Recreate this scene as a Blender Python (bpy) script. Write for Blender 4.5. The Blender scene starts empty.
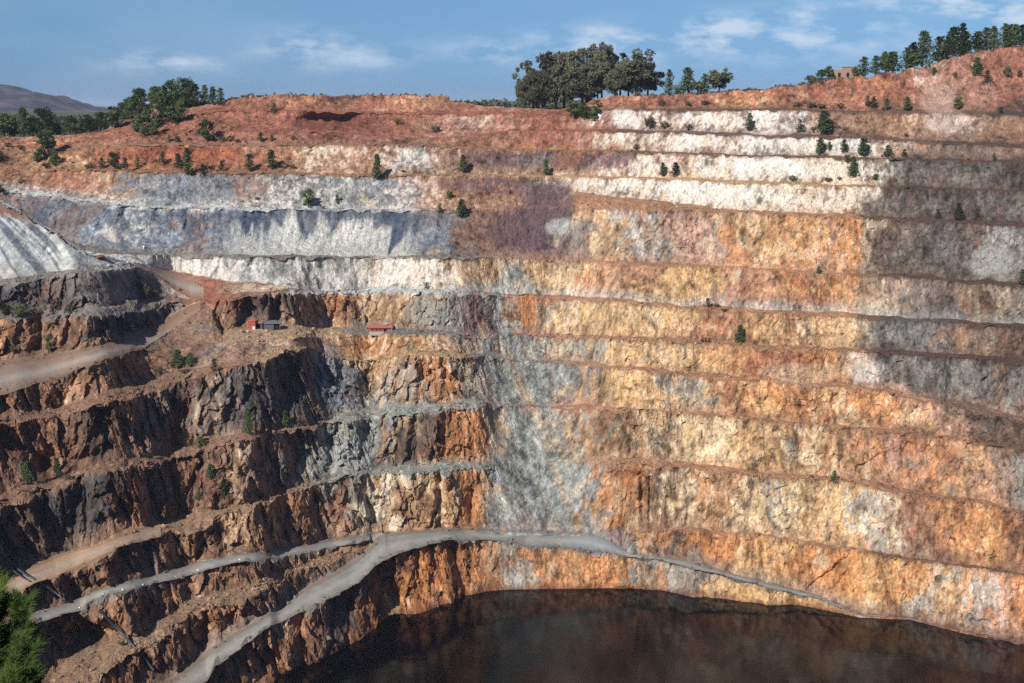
import bpy, math, random
import numpy as np
from mathutils import Vector
random.seed(7)
rng = np.random.default_rng(11)
C = bpy.context.scene
COL = C.collection

# ------------------------------------------------------------------ camera
F = 1195.0; W_, H_ = 1024, 683
PITCH = math.radians(11.2); HC = 220.0
cam_d = bpy.data.cameras.new('camera'); cam = bpy.data.objects.new('camera', cam_d); COL.objects.link(cam)
cam.location = (0, 0, HC); cam.rotation_euler = (math.radians(90) - PITCH, 0, 0)
cam_d.sensor_width = 36; cam_d.lens = F * 36 / W_; cam_d.clip_start = 0.5; cam_d.clip_end = 60000
C.camera = cam
cP, sP = math.cos(PITCH), math.sin(PITCH)

def ray(px, py):
    """pixel -> (u = x/y of the bearing, t = rise per metre of forward y)"""
    a = np.asarray(px, float) - 512; b = 341.5 - np.asarray(py, float)
    y = F * cP + b * sP; z = -F * sP + b * cP
    return a / y, z / y
def proj(x, y, z):
    zz = z - HC
    f = y * cP - zz * sP; u = y * sP + zz * cP
    return 512 + F * x / f, 341.5 - F * u / f

# ------------------------------------------------------------------ noise
_T = np.random.default_rng(5).random((64, 64, 64)).astype(np.float32).ravel()
def _h(ix, iy, iz, s):
    return _T[(((ix + s * 7) & 63) << 12) | (((iy + s * 13) & 63) << 6) | ((iz + s * 29 + (ix >> 6) * 11 + (iy >> 6) * 5) & 63)]
def vnoise(x, y, z, s=0):
    """smooth value noise in -1..1"""
    x0 = np.floor(x).astype(np.int32); y0 = np.floor(y).astype(np.int32); z0 = np.floor(z).astype(np.int32)
    fx, fy, fz = (x - x0).astype(np.float32), (y - y0).astype(np.float32), (z - z0).astype(np.float32)
    fx = fx * fx * (3 - 2 * fx); fy = fy * fy * (3 - 2 * fy); fz = fz * fz * (3 - 2 * fz)
    r = 0
    for dx in (0, 1):
        wx = fx if dx else 1 - fx
        for dy in (0, 1):
            w = wx * (fy if dy else 1 - fy)
            a = _h(x0 + dx, y0 + dy, z0, s); b = _h(x0 + dx, y0 + dy, z0 + 1, s)
            r = r + w * (a + (b - a) * fz)
    return r * 2 - 1
def fbm(x, y, z, o=3, s=0):
    r = 0; a = 1; t = 0
    for i in range(o):
        r = r + a * vnoise(x * 2 ** i, y * 2 ** i, z * 2 ** i, s + i * 17); t += a; a *= .5
    return r / t
def cells(x, y, z, s=0):
    """tilted-facet cellular noise: (offset, edge distance, cell id value)"""
    x0 = np.floor(x).astype(np.int32); y0 = np.floor(y).astype(np.int32); z0 = np.floor(z).astype(np.int32)
    x, y, z = (np.asarray(q, np.float32) for q in (x, y, z))
    best = np.full(x.shape, 9.); sec = np.full(x.shape, 9.); val = np.zeros(x.shape); cid = np.zeros(x.shape)
    for dx in (-1, 0, 1):
        for dy in (-1, 0, 1):
            for dz in (-1, 0, 1):
                ix, iy, iz = x0 + dx, y0 + dy, z0 + dz
                px = ix + .15 + .7 * _h(ix, iy, iz, s + 1) - x; py = iy + .15 + .7 * _h(ix, iy, iz, s + 2) - y; pz = iz + .15 + .7 * _h(ix, iy, iz, s + 3) - z
                d = px * px + py * py + pz * pz
                m = d < best
                sec = np.where(m, best, np.minimum(sec, d))
                h4 = _h(ix, iy, iz, s + 4)
                v = (h4 - .5) + (px * (_h(ix, iy, iz, s + 5) - .5) + py * (_h(ix, iy, iz, s + 6) - .5) + pz * (_h(ix, iy, iz, s + 7) - .5)) * 1.6
                val = np.where(m, v, val); cid = np.where(m, h4, cid); best = np.where(m, d, best)
    return val, np.sqrt(sec) - np.sqrt(best), cid

# ------------------------------------------------------------------ bench lines (surveyed crests and toes)
PX = np.arange(-170, 1195, 1.0)
def ln(pts):
    xs = [p[0] for p in pts]; ys = [p[1] for p in pts]
    y = np.interp(PX, xs, ys)
    if len(pts) > 1:
        s0 = (ys[1] - ys[0]) / (xs[1] - xs[0]); s1 = (ys[-1] - ys[-2]) / (xs[-1] - xs[-2])
        y = np.where(PX < xs[0], ys[0] + s0 * (PX - xs[0]), y); y = np.where(PX > xs[-1], ys[-1] + s1 * (PX - xs[-1]), y)
    return y
W0 = ln([(0,835),(100,788),(207,728),(275,684),(280,675),(314,662),(369,637),(388,625),(415,618),(448,605),(464,597),(484,592),(512,590),(626,588),(664,591),(689,597),(720,599),(768,605),(801,606),(862,618),(910,620),(965,634),(1024,646)])
C1 = ln([(0,792),(100,745),(207,684),(215,670),(235,655),(256,638),(271,627),(314,608),(350,589),(367,576),(383,562),(408,552),(431,546),(448,541),(479,540),(512,542),(525,547),(555,548),(606,552),(626,557),(654,559),(694,570),(727,576),(768,588),(818,599),(861,616),(910,619),(965,633),(1024,645)])
T1 = ln([(0,780),(100,722),(172,678),(197,659),(228,637),(256,622),(284,604),(299,591),(332,573),(352,562),(365,552),(385,532),(413,530),(466,528),(512,530),(588,531),(610,540),(631,554),(664,557),(689,561),(707,567),(740,576),(768,583),(819,596),(861,614),(910,618),(965,632),(1024,644)])
Cb = ln([(0,745),(50,715),(101,683),(109,672),(137,652),(152,646),(177,629),(202,611),(228,605),(248,595),(279,583),(299,572),(332,564),(352,555),(365,551),(400,700),(1024,700)])
Tb = ln([(0,715),(50,685),(96,654),(134,637),(157,621),(175,611),(192,599),(218,593),(238,590),(256,583),(271,573),(307,562),(332,553),(357,550),(367,548),(400,700),(1024,700)])
Ca = ln([(0,640),(33,627),(81,611),(86,604),(101,596),(139,588),(177,581),(218,568),(256,561),(281,558),(307,553),(332,548),(357,545),(370,541),(400,700),(1024,700)])
Ta = ln([(0,624),(35,614),(66,604),(96,591),(127,582),(165,571),(202,561),(256,552),(286,547),(332,540),(357,537),(382,531),(420,700),(1024,700)])
C2 = ln([(0,700),(590,700),(626,532),(694,532),(768,538),(806,545),(889,557),(945,564),(1024,576)])
C3 = ln([(0,600),(15,595),(33,586),(56,578),(83,563),(114,550),(152,540),(182,533),(218,520),(256,506),(306,488),(340,480),(381,474),(443,470),(485,470),(530,467),(574,464),(637,464),(687,468),(724,472),(767,476),(798,478),(855,483),(888,490),(943,500),(980,504),(1023,516)])
T3 = ln([(0,584),(33,566),(51,557),(73,549),(101,544),(127,533),(152,524),(177,515),(215,509),(256,499),(306,484),(340,475),(381,467),(443,464),(485,465),(530,464),(574,461),(600,455),(637,458),(687,462),(724,466),(767,473),(798,474),(855,478),(888,485),(943,496),(980,500),(1023,512)])
C4 = ln([(0,511),(30,500),(82,482),(112,471),(150,465),(187,456),(212,449),(256,438),(303,430),(340,422),(381,416),(426,411),(461,407),(500,406),(587,410),(652,411),(699,415),(737,418),(767,422),(818,425),(875,432),(928,437),(943,438),(983,445),(1023,451)])
T4 = ln([(0,494),(30,485),(60,478),(90,468),(125,458),(150,454),(175,449),(200,443),(225,436),(256,430),(303,424),(340,415),(381,408),(426,405),(461,401),(500,404),(587,406),(652,407),(699,411),(737,414),(767,419),(818,421),(875,428),(928,433),(943,434),(983,440),(1023,447)])
C5 = ln([(0,427),(25,422),(62,417),(100,405),(150,392),(175,382),(212,374),(255,364),(283,350),(311,350),(335,358),(363,364),(391,359),(431,354),(488,357),(512,362),(587,366),(637,370),(699,377),(767,382),(805,385),(888,392),(908,398),(943,405),(980,414),(1023,423)])
T5 = ln([(0,421),(25,415),(75,402),(120,387),(150,379),(175,372),(207,366),(255,357),(283,345),(311,346),(335,354),(363,361),(391,356),(431,351),(488,355),(512,360),(587,362),(637,366),(699,372),(767,377),(805,380),(888,386),(908,390),(943,397),(980,405),(1023,416)])
C6 = ln([(0,397),(50,380),(75,371),(107,359),(130,352),(175,347),(220,342),(256,341),(300,338),(331,336),(418,333),(481,337),(512,336),(587,338),(662,340),(712,343),(767,348),(830,351),(868,353),(943,358),(978,359),(1023,364)])
T6 = ln([(0,360),(50,355),(95,346),(137,334),(165,320),(186,306),(200,301),(212,309),(222,330),(256,328),(300,325),(343,327),(418,329),(481,334),(512,334),(587,335),(662,337),(712,340),(767,345),(830,348),(868,348),(943,353),(978,355),(1023,359)])
C7 = ln([(0,320),(82,316),(137,309),(160,307),(178,303),(190,303),(200,300),(212,304),(222,301),(237,300),(256,296),(293,293),(343,293),(468,292),(512,296),(599,300),(662,305),(724,311),(767,313),(855,318),(905,321),(968,324),(1023,328)])
T7 = ln([(0,319),(37,317),(82,311),(120,305),(150,298),(166,293),(182,299),(200,299),(212,301),(222,298),(237,295),(256,291),(293,287),(343,289),(468,289),(512,294),(599,297),(662,301),(724,306),(767,310),(855,313),(905,317),(968,320),(1023,324)])
CL = ln([(0,285),(30,280),(70,275),(100,271),(135,267),(150,272),(163,281),(176,291),(190,298.5),(204,320),(210,400),(230,400),(1024,400)])
TL = ln([(0,280),(50,272),(90,266),(117,262),(137,263),(175,271),(212,278),(225,281),(256,282),(293,288),(320,400),(1024,400)])
Hh = ln([(0,202),(20,212),(35,222),(50,230),(65,242),(87,254),(117,260),(137,264),(180,400),(1024,400)])
C8 = ln([(0,201),(20,211),(35,221),(50,229),(65,241),(87,251),(105,254),(135,255),(200,256),(256,257),(381,258),(493,258),(512,258),(599,262),(662,265),(737,268),(767,270),(843,275),(918,278),(978,284),(1023,286)])
T8 = ln([(0,200),(20,210),(35,220),(50,228),(65,239),(87,248),(105,251),(135,252),(200,254),(256,255),(381,256),(493,256),(512,256),(599,259),(662,261),(737,265),(767,266),(843,270),(918,273),(978,279),(1023,281)])
C9 = ln([(0,192),(60,196),(110,205),(180,208),(256,209),(351,210),(468,210),(520,207),(569,207),(597,209),(687,210),(712,211),(767,213),(830,216),(868,218),(943,222),(1023,226)])
T9 = ln([(0,190),(60,194),(110,202),(180,206),(256,207),(351,208),(468,208),(520,205),(560,203),(577,191),(600,194),(637,199),(687,203),(712,207),(767,211),(830,213),(868,214),(943,218),(1023,222)])
C10 = ln([(0,176),(62,170),(137,171),(256,173),(381,175),(511,176),(574,177),(637,178),(712,181),(767,183),(873,187),(943,189),(1023,192)])
T10 = ln([(0,174),(62,168),(137,169),(256,171),(381,173),(511,173),(574,174),(637,175),(712,178),(767,180),(873,184),(943,186),(1023,189)])
C11 = ln([(0,153),(62,151),(137,144),(256,145),(406,145),(512,150),(597,151),(662,153),(767,156),(883,159),(1023,162)])
T11 = ln([(0,151),(62,149),(137,142),(256,143),(406,143),(512,148),(597,149),(662,151),(767,153),(883,156),(1023,159)])
C12 = ln([(0,147),(62,145),(137,135),(200,130),(256,131),(340,133),(430,139),(512,131),(597,131),(662,132),(767,136),(823,137),(888,139),(1023,147)])
T12 = ln([(0,146),(62,144),(137,133),(200,128),(256,130),(340,131),(430,137),(512,129),(597,129),(662,129),(767,133),(823,134),(888,136),(1023,144)])
C13 = ln([(0,142),(62,139),(137,126),(200,112),(256,110),(446,114),(512,114),(572,116),(607,110),(767,110),(913,112),(1023,115)])
T13 = ln([(0,141),(62,138),(137,124),(200,110),(256,108),(446,112),(512,112),(572,115),(607,108),(767,107),(913,109),(1023,112)])
SS = ln([(0,137),(75,135),(105,131),(120,120),(140,106),(155,99),(185,97),(205,101),(225,101),(256,94),(330,95),(380,94),(446,95),(453,101),(470,104),(511,108),(560,109),(607,96),(687,94),(767,88),(793,85),(843,78),(893,71),(928,65),(953,57),(985,50),(1023,45)])

# default colour string per face: one letter per 16 px
K = {
 'W':(244,234,222),'c':(241,217,180),'y':(228,186,134),'t':(212,168,120),'o':(208,142,90),'R':(170,104,78),'r':(138,80,64),
 'n':(148,108,82),'k':(96,82,72),'g':(146,138,130),'G':(164,166,158),'b':(128,140,152),'B':(84,88,96),'L':(200,202,198),
 'p':(112,90,95),'m':(206,168,148),'s':(178,134,110),'d':(126,96,78),'e':(140,139,134),'f':(200,162,122),'j':(184,140,108),'q':(140,113,95),'i':(122,98,78),'F':(178,140,106),'h':(166,124,96),'O':(176,100,66)}
def row(s):
    s = s.replace(' ', '')
    assert len(s) == 64, (len(s), s)
    return s
# name, lower line, upper line, kind, slope deg, amplitude left/right, colours
R = {}
R['S']  = row('nnttnnnnkssstRRR nroRnnRRRoonnRRs RRRRnsRoRrRRRooo OsOOsOoRRRmsRsRR')
R['13'] = row('ntttRRRRRRRRRRRR RRRrrrrRRRsRmmsR RRRRRsWWmsWWcmWW LmmsnnnntssmmtoO')
R['12'] = row('nntRRRRRRRRRRRRR RRRrrRRRRnnRRRnn RRRRRcWcsWWWmcWW WWcWWWWssgssgsgs')
R['11'] = row('nntntnRRRRRRRRRs RstcsmsRcLLsnnpp pgprppmWcmsWWtWW WWcccyWgggkggkgk')
R['10'] = row('nnssRsstgbbbgbgs gLgLGGgbLmmtnnsp pppccWWWyWWWWcWW cyccmcgkgkgkkgBg')
R['9']  = row('ssbbbBbbLbbsbbBb bLLWLLLbBBbbnnnp pppggttLgsmmgooc totmoockkgkgnLLg')
R['8']  = row('LLLLLLLLLWWWWLLL GLLGLLGcWmWctnyG GyycossnyyytgRss tortotcmggkgoncg')
R['7']  = row('onnnoBBkBBbbonOB kkgoontgtntGGppo GoGycyyycyyysRny yRcyycGgbGboognn')
R['6']  = row('onokonononnkggss gnnttnootyoypGcG bGtGGyyycyyyytRR sRottWmgkgGGGgoG')
R['5']  = row('nronnkkongkrgtgB kBknGbbyoGooyGGG GGbgtyyyytGGyRoy yoRycoooctmsngnk')
R['4']  = row('nkkBkBkronknrntg onBGGGGbtkknoocG bGyGonktckcyccyt tnctsomsomosysmG')
R['3']  = row('nononknrnBnonrtt noonnGGcynttooyG bGbGbtoonkcconcy GcytyyLcnRsoyosn')
R['2']  = row('GGGGGGGGGGGGGGGG GGGGGGGGGGGGGGGG GGGGGGGtoogoooty tooooyyooyLyoLmo')
R['1']  = row('nnnnnnnnnnnnnnno nonnBBnonooonooG GootootGoGGgtyyy yyyyyyootyotytoo')
R['a']  = row('nonnonnonndononn nnnonnnnnnnnnnnn GGGGGGGGGGGGGGGG GGGGGGGGGGGGGGGG')
R['L']  = row('BknkBggggBgLLggg gggggggggggggggg gggggggggggggggg gggggggggggggggg')
R['H']  = row('bLbLLLLLLLLLLLLL LLLLLLLLLLLLLLLL LLLLLLLLLLLLLLLL LLLLLLLLLLLLLLLL')
def B(*pts):
    """berm colours as (px, letter) stops -> 64 letters"""
    xs = [p[0] for p in pts]; out = ''
    for i in range(64):
        c = i * 16 + 8; k = max([0] + [j for j, x in enumerate(xs) if x <= c]); out += pts[k][1]
    return out
berm = B((0,'h'),(480,'s'),(640,'j'),(860,'d'))
bermU = B((0,'h'),(480,'s'),(590,'f'),(870,'d'))
# strip: line-top, kind, slope stops, amp stops (px, metres), colour string, road range or None
f60 = [(0, 64), (1024, 64)]
ampL = [(0, 1.0), (470, .9), (495, .35), (570, .3), (620, .6), (1024, .55)]
STR = [
 ('C1', C1, 'face', [(0,62),(1024,65)], ampL, R['1'], None),
 ('T1', T1, 'berm', [(0,0),(380,0),(560,3),(610,25),(650,1),(1024,1)], None, B((0,'i'),(180,'e'),(600,'e')), (-170,1000)),
 ('Cb', Cb, 'face', [(0,58)], ampL, R['a'], None),
 ('Tb', Tb, 'berm', [(0,2)], None, B((0,'F')), None),
 ('Ca', Ca, 'face', [(0,57)], ampL, R['a'], None),
 ('Ta', Ta, 'berm', [(0,1)], None, B((0,'e')), (-170,420)),
 ('C2', C2, 'face', [(0,64)], ampL, R['2'], None),
 ('T2', C2 - 4, 'berm', [(0,3)], None, berm, None),
 ('C3', C3, 'face', [(0,63),(480,63),(500,45),(570,45),(620,64)], ampL, R['3'], None),
 ('T3', T3, 'berm', [(0,1),(440,1),(500,40),(600,30),(640,12),(800,4)], None, B((0,'F'),(320,'G'),(580,'j'),(860,'h')), (-170,150)),
 ('C4', C4, 'face', [(0,64),(300,62),(320,48),(370,50),(390,66),(470,66),(500,45),(570,45),(620,64)], ampL, R['4'], None),
 ('T4', T4, 'berm', [(0,3),(480,10)], None, B((0,'h'),(320,'G'),(500,'s'),(600,'j'),(850,'h')), None),
 ('C5', C5, 'face', [(0,64),(290,62),(312,45),(365,48),(390,64),(440,62),(480,46),(580,50),(640,62)], ampL, R['5'], None),
 ('T5', T5, 'berm', [(0,3),(1024,3)], None, B((0,'h'),(250,'f'),(480,'g'),(560,'j'),(860,'s')), None),
 ('C6', C6, 'face', [(0,66),(100,62),(140,40),(250,34),(330,40),(400,50),(500,55),(600,62)], [(0,.8),(120,.6),(150,.25),(330,.3),(450,.4),(600,.55),(1024,.5)], R['6'], None),
 ('T6', T6, 'berm', [(0,5),(110,9),(150,15),(205,17),(226,3),(1024,2)], None, B((0,'q'),(160,'h'),(212,'f'),(330,'e'),(480,'s'),(600,'j'),(860,'d')), (-170,207)),
 ('C7', C7, 'face', [(0,60),(170,60),(186,42),(212,42),(222,68),(480,62),(1024,62)], [(0,.9),(180,.8),(190,.3),(212,.4),(225,.9),(300,.7),(500,.4),(1024,.5)], R['7'], None),
 ('T7', T7, 'berm', [(0,8),(186,5),(230,6),(1024,4)], None, B((0,'g'),(170,'h'),(204,'O'),(240,'h'),(290,'L'),(480,'s'),(600,'j'),(860,'d')), None),
 ('CL', CL, 'face', [(0,60),(80,56),(95,42),(120,42),(130,60),(150,35),(1024,35)], [(0,.9),(85,.7),(100,.2),(120,.2),(130,.6),(150,.3),(1024,.2)], R['L'], None),
 ('TL', TL, 'berm', [(0,4),(140,9),(180,14),(215,15),(250,8),(1024,5)], None, B((0,'g'),(100,'L'),(140,'s'),(196,'O'),(240,'h'),(262,'c'),(480,'t')), (139,207)),
 ('H', Hh, 'face', [(0,36),(60,34),(120,25),(1024,25)], [(0,.28),(1024,.1)], R['H'], None),
 ('TH', Hh - .4, 'gap', [(0,70),(60,70),(110,25),(140,0),(1024,0)], None, B((0,'L')), None),
 ('C8', C8, 'face', [(0,62),(130,60),(300,60),(1024,62)], [(0,.3),(1024,.4)], R['8'], None),
 ('T8', T8, 'berm', [(0,4)], None, B((0,'g'),(480,'s'),(600,'j'),(860,'d')), None),
 ('C9', C9, 'face', [(0,38),(430,40),(480,44),(560,55),(600,62),(860,60),(1024,60)], [(0,.42),(430,.4),(480,.25),(560,.3),(600,.5),(1024,.5)], R['9'], None),
 ('T9', T9, 'berm', [(0,4)], None, B((0,'L'),(420,'s'),(560,'j'),(860,'d')), None),
 ('C10', C10, 'face', [(0,38),(430,42),(600,60),(1024,60)], [(0,.25),(600,.35),(1024,.4)], R['10'], None),
 ('T10', T10, 'berm', [(0,4)], None, B((0,'h'),(480,'f'),(860,'d')), None),
 ('C11', C11, 'face', [(0,36),(430,45),(600,60),(1024,58)], [(0,.25),(600,.3),(1024,.35)], R['11'], None),
 ('T11', T11, 'berm', [(0,5)], None, B((0,'h'),(600,'d')), None),
 ('C12', C12, 'face', [(0,32),(430,32),(600,58),(1024,55)], [(0,.25),(600,.3),(1024,.3)], R['12'], None),
 ('T12', T12, 'berm', [(0,5)], None, B((0,'R'),(600,'d')), None),
 ('C13', C13, 'face', [(0,28),(280,28),(300,50),(350,50),(370,28),(430,28),(600,58),(1024,50)], [(0,.25),(600,.3),(1024,.3)], R['13'], None),
 ('T13', T13, 'berm', [(0,6)], None, B((0,'R'),(600,'d')), None),
 ('S', SS, 'face', [(0,22),(200,22),(260,45),(440,45),(460,20),(590,20),(620,50),(850,48),(1024,42)], [(0,.2),(256,.35),(450,.3),(500,.12),(620,.3),(1024,.3)], R['S'], None),
]
# ---- columns
u_lo = ray(-95, 340)[0]; u_hi = ray(1120, 340)[0]
U = np.linspace(u_lo, u_hi, 1240); NC = len(U)
YF = 1.0 / np.sqrt(1.0)  # columns are planes x = U*y; all depths below are forward y
def line_T(y):
    uu, tt = ray(PX, y); return np.interp(U, uu, tt)
def smooth(a, n=3):
    k = np.exp(-.5 * (np.arange(-3 * n, 3 * n + 1) / n) ** 2); k /= k.sum()
    return np.convolve(np.pad(a, 3 * n, mode='edge'), k, 'valid')
pxU = 512 + U * (F * cP)           # approx pixel column at mid height
def stops(st, n=4):
    if len(st) == 1: return np.full(NC, float(st[0][1]))
    return smooth(np.interp(pxU, [p[0] for p in st], [p[1] for p in st]), n)
ty = W0.copy(); tv = line_T(ty)
D = -HC / tv; Z = np.zeros(NC)
rowsT = [tv]; lineD = [D]; lineZ = [Z]; yprev = ty
lineY = [ty]
UPPER = ('C8', 'T8', 'C9', 'T9', 'C10', 'T10', 'C11', 'T11', 'C12', 'T12', 'C13', 'T13', 'S')
def jit(y_, a_, sd, lam):
    return a_ * fbm(PX / lam, np.full(PX.shape, sd * 1.7), np.zeros(PX.shape), 3, int(sd) % 50)
for q_ in range(len(STR) - 1):
    nm, yl = STR[q_][:2]
    if STR[q_][2] == 'face' and not STR[q_ + 1][6]:
        th_ = yl - STR[q_ + 1][1]; yj = yl + jit(yl, .8 if q_ < 22 else .45, q_ + 1, 24) + jit(yl, .6, q_ + 9, 7)
        big = th_ > 8
        mod = np.where(big, 1, (.72 if q_ >= 24 else np.where(PX > 600, .75, 1)) * np.clip(1 + 1.1 * fbm(PX / 38, np.full(PX.shape, q_ * 2.1), np.zeros(PX.shape), 3, 3), .25, 2.4))
        STR[q_] = (nm, np.where(th_ > .3, yj, yl)) + STR[q_][2:]
        STR[q_ + 1] = (STR[q_ + 1][0], np.where(th_ > .3, yj - th_ * mod, STR[q_ + 1][1])) + STR[q_ + 1][2:]
for (nm, yl, kind, sl, amp, col, road) in STR:
    yl = np.minimum(yl, yprev - .06)
    t = line_T(yl); s = np.tan(np.radians(stops(sl)))
    if kind == 'gap':
        extra = stops(sl); D2 = D + extra + .3
    else:
        den = np.maximum(s - t, .03)                      # t is negative below the horizon
        D2 = (HC - Z + D * s) / den if False else (D * s + HC - Z) / (s - t)
        D2 = np.clip(D2, D + .02, D + (90 if kind == 'berm' else 140))
    hi = nm in UPPER
    if nm in ('TL', 'T9'): D2 = np.minimum(D2, D + (60 if nm == 'TL' else 22))
    D2s = smooth(D2, 26 if hi else 3)
    if nm in ('T6', 'C7', 'T7', 'CL', 'H', 'TH', 'TL'):
        D2s = D2s + (smooth(D2, 9) - D2s) * np.clip((300 - pxU) / 50, 0, 1) * np.clip((pxU - 110) / 30, 0, 1)
    D2 = np.maximum(D2s, D + .02)
    Z2 = HC + D2 * t
    rowsT.append(t); lineD.append(D2); lineZ.append(Z2); lineY.append(yl)
    D, Z, yprev = D2, Z2, yl
# ---- grid rows
rows_i = []; rows_s = []
for k, (nm, yl, kind, sl, amp, col, road) in enumerate(STR):
    th = (lineY[k] - lineY[k + 1])[(PX > -10) & (PX < 1034)]
    vis = np.minimum(lineY[k], 690) - np.minimum(lineY[k + 1], 690)
    mx = max(vis[(PX > -10) & (PX < 1034)].max(), 1)
    n = int(np.ceil(mx / 1.25)); n = max(n, 2)
    if kind == 'gap': n = 10
    for j in range(n):
        rows_i.append(k); rows_s.append(j / n)
rows_i.append(len(STR) - 1); rows_s.append(1.0)
rows_i = np.array(rows_i); rows_s = np.array(rows_s); NR = len(rows_i)
print('terrain grid', NR, NC)
LD = np.array(lineD); LZ = np.array(lineZ)
k0 = rows_i; s_ = rows_s[:, None]
sf = s_ * np.ones((1, NC))
Dg = LD[k0] * (1 - s_) + LD[k0 + 1] * s_
Zg = LZ[k0] * (1 - s_) + LZ[k0 + 1] * s_
isface = np.array([STR[k][2] == 'face' for k in rows_i])[:, None]
# concave talus profile on faces
Xg = U[None, :] * Dg
tal = .5 + .5 * fbm(Xg / 60, Dg / 60, Zg * 0 + k0[:, None] * 3.3, 2, 5)
p = 1 + 1.3 * np.clip(tal - .25, 0, 1)
sD = 1 - (1 - sf) ** p
Dface = LD[k0] * (1 - sD) + LD[k0 + 1] * sD
Dg = np.where(isface, Dface, Dg)
Xg = U[None, :] * Dg
# ---- displacement
A = np.zeros((NR, NC)); road_m = np.zeros((NR, NC), bool)
ampk = []
for k, st in enumerate(STR):
    ampk.append(stops(st[4], 6) if st[4] else None)
for k, st in enumerate(STR):
    m = rows_i == k
    s1 = sf[m]
    if st[2] == 'face':
        lo = ampk[k - 2] if (k >= 2 and ampk[k - 2] is not None) else ampk[k]
        A[m] = ampk[k][None, :] * np.clip(s1 * 5 + .35, 0, 1)
    elif st[2] == 'berm':
        a0 = ampk[k - 1]; a1 = ampk[k + 1] if k + 1 < len(STR) and ampk[k + 1] is not None else a0
        A[m] = a0[None, :] * (1 - s1) + a1[None, :] * .35 * s1
    else:
        A[m] = .1
    if st[6]:
        rm = (pxU > st[6][0]) & (pxU < st[6][1])
        road_m[m] = rm[None, :] & (s1 > .0)
A[-1] = ampk[-1]
A[0] = .1
hgt = (LZ[k0 + 1] - LZ[k0])
thin = np.clip((LZ[np.minimum(k0 + 1, len(STR))] - LZ[k0]) / 6, .12, 1)
A = np.where(isface, A * thin, A)
x, y, z = Xg, Dg, Zg
w1 = fbm(x / 45, y / 45, z / 90, 3, 1)
w2 = vnoise(x / 13, y / 13, z / 60, 31); w2b = vnoise(x / 5.5 + w1, y / 5.5, z / 30, 33)
w3 = fbm(x / 5, y / 5, z / 8, 4, 51); w4 = vnoise(x / .9, y / .9, z / 1.3, 57)
cv, ce, ci = cells(x / 5.2, y / 5.2, z / 12, 71)
cv2, ce2, ci2 = cells(x / 2.3, y / 2.3, z / 4.5, 91)
ridge = (1 - np.abs(w2) * 2) * 1.0 + (1 - np.abs(w2b) * 2) * .5
i7 = [q_[0] for q_ in STR].index('C7'); iL = [q_[0] for q_ in STR].index('CL')
left = np.clip((500 - pxU) / 60, 0, 1)[None, :] * (((k0 <= i7 + 1)[:, None]) | ((k0 <= iL)[:, None] & (pxU < 190)[None, :]))
low = np.clip((500 - pxU) / 60, 0, 1)[None, :] * (1 - left)        # gullied talus of the upper left
crack = np.exp(-(vnoise(x / 26, y / 26, z / 130, 77) / .05) ** 2) * np.clip(vnoise(x / 40, y / 40, z / 40, 78) * 3 - .6, 0, 1)
disp = w1 * (5 + 3 * left) + ridge * (1.9 + 2.0 * left) + w3 * (2.2 + .8 * left) + w4 * .28 + cv * (.8 + 2.7 * left) + cv2 * (1.3 + .3 * left) + crack * 3.5
fl = 1 - np.abs(vnoise(x / 4.2 + w1, y / 4.2, z / 26, 111)) * 2; fl2 = 1 - np.abs(vnoise(x / 2.2 + w1, y / 2.2, z / 12, 113)) * 2
pk = np.clip(vnoise(x / 3.2, y / 3.2, z / 5.5, 115) * 5 - 2.6, 0, 1.5) * np.clip(vnoise(x / 22, y / 22, z / 16, 117) * 3 + .6, 0, 1)
bil = np.abs(fbm(x / 3.4, y / 3.4, z / 4.2, 4, 119))
disp = disp * (1 - low * .45) + (1 - left) * (fl * 1.0 + fl2 * .55 + pk * 1.5 + bil * 1.8) + low * (fl * 1.6 + (1 - np.abs(vnoise(x / 7 + w1 * 1.5, y / 30, z / 50, 141)) * 2) * 3.2 * np.clip(sf * 1.5, 0, 1))
disp = disp * A
# local recesses and bulges (px, py, rx, ry, metres deeper)
DENT = [(288,388,14,34,9),(195,328,14,6,-2.5),(300,455,14,22,7),(388,600,24,40,9),(452,555,12,20,5),(345,610,16,22,5),(643,495,3.5,28,5),(650,500,2,22,4),(668,505,4,9,4),(688,522,3,7,4),
        (247,312,11,13,7),(276,312,6,12,7),(315,122,20,8,10),(345,121,14,6,8),(105,650,28,22,10),(60,660,26,24,12),(200,475,10,20,5),(105,425,20,22,5),(180,455,14,16,6),(125,520,16,20,6),
        (40,470,18,16,5),(130,225,8,20,4),(60,225,10,20,4),(470,300,10,25,-3),(520,310,10,16,-2.5),(400,430,8,22,4),(415,440,6,20,4),(605,430,5,18,3.5),(615,432,3,16,3),(896,155,5,10,3),(990,320,6,10,3),
        (835,398,4,5,3),(345,540,20,14,4),(230,475,16,20,-5),(150,440,10,20,-4),(84,440,9,20,-5),(60,500,12,22,-4),(160,560,9,18,-4),(240,600,12,14,-3),(250,620,9,10,4),(205,640,10,14,5),(160,655,9,10,-4)]
gx, gy = proj(Xg, Dg, Zg)
i6 = [q_[0] for q_ in STR].index('T6')
iT = [q_[0] for q_ in STR].index('TL')
road_m &= ~((k0 == iT)[:, None] & (gx > 180 + (gy - 271) * 1.6 + 4 * w1))
road_m &= ~((k0 == i6)[:, None] & (gx > 150 + (345 - gy) * 1.45 + 5 * w1))
for (a, b, rx, ry, m) in DENT:
    sub = np.exp(-(np.abs((gx - a) / rx) ** 2.2 + np.abs((gy - b) / ry) ** 2.2) * (1 + .5 * w3))
    disp = disp + sub * m * np.where(isface, 1, .25)
disp = np.where(road_m, disp * .25, disp)
Dn = Dg + disp
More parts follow.
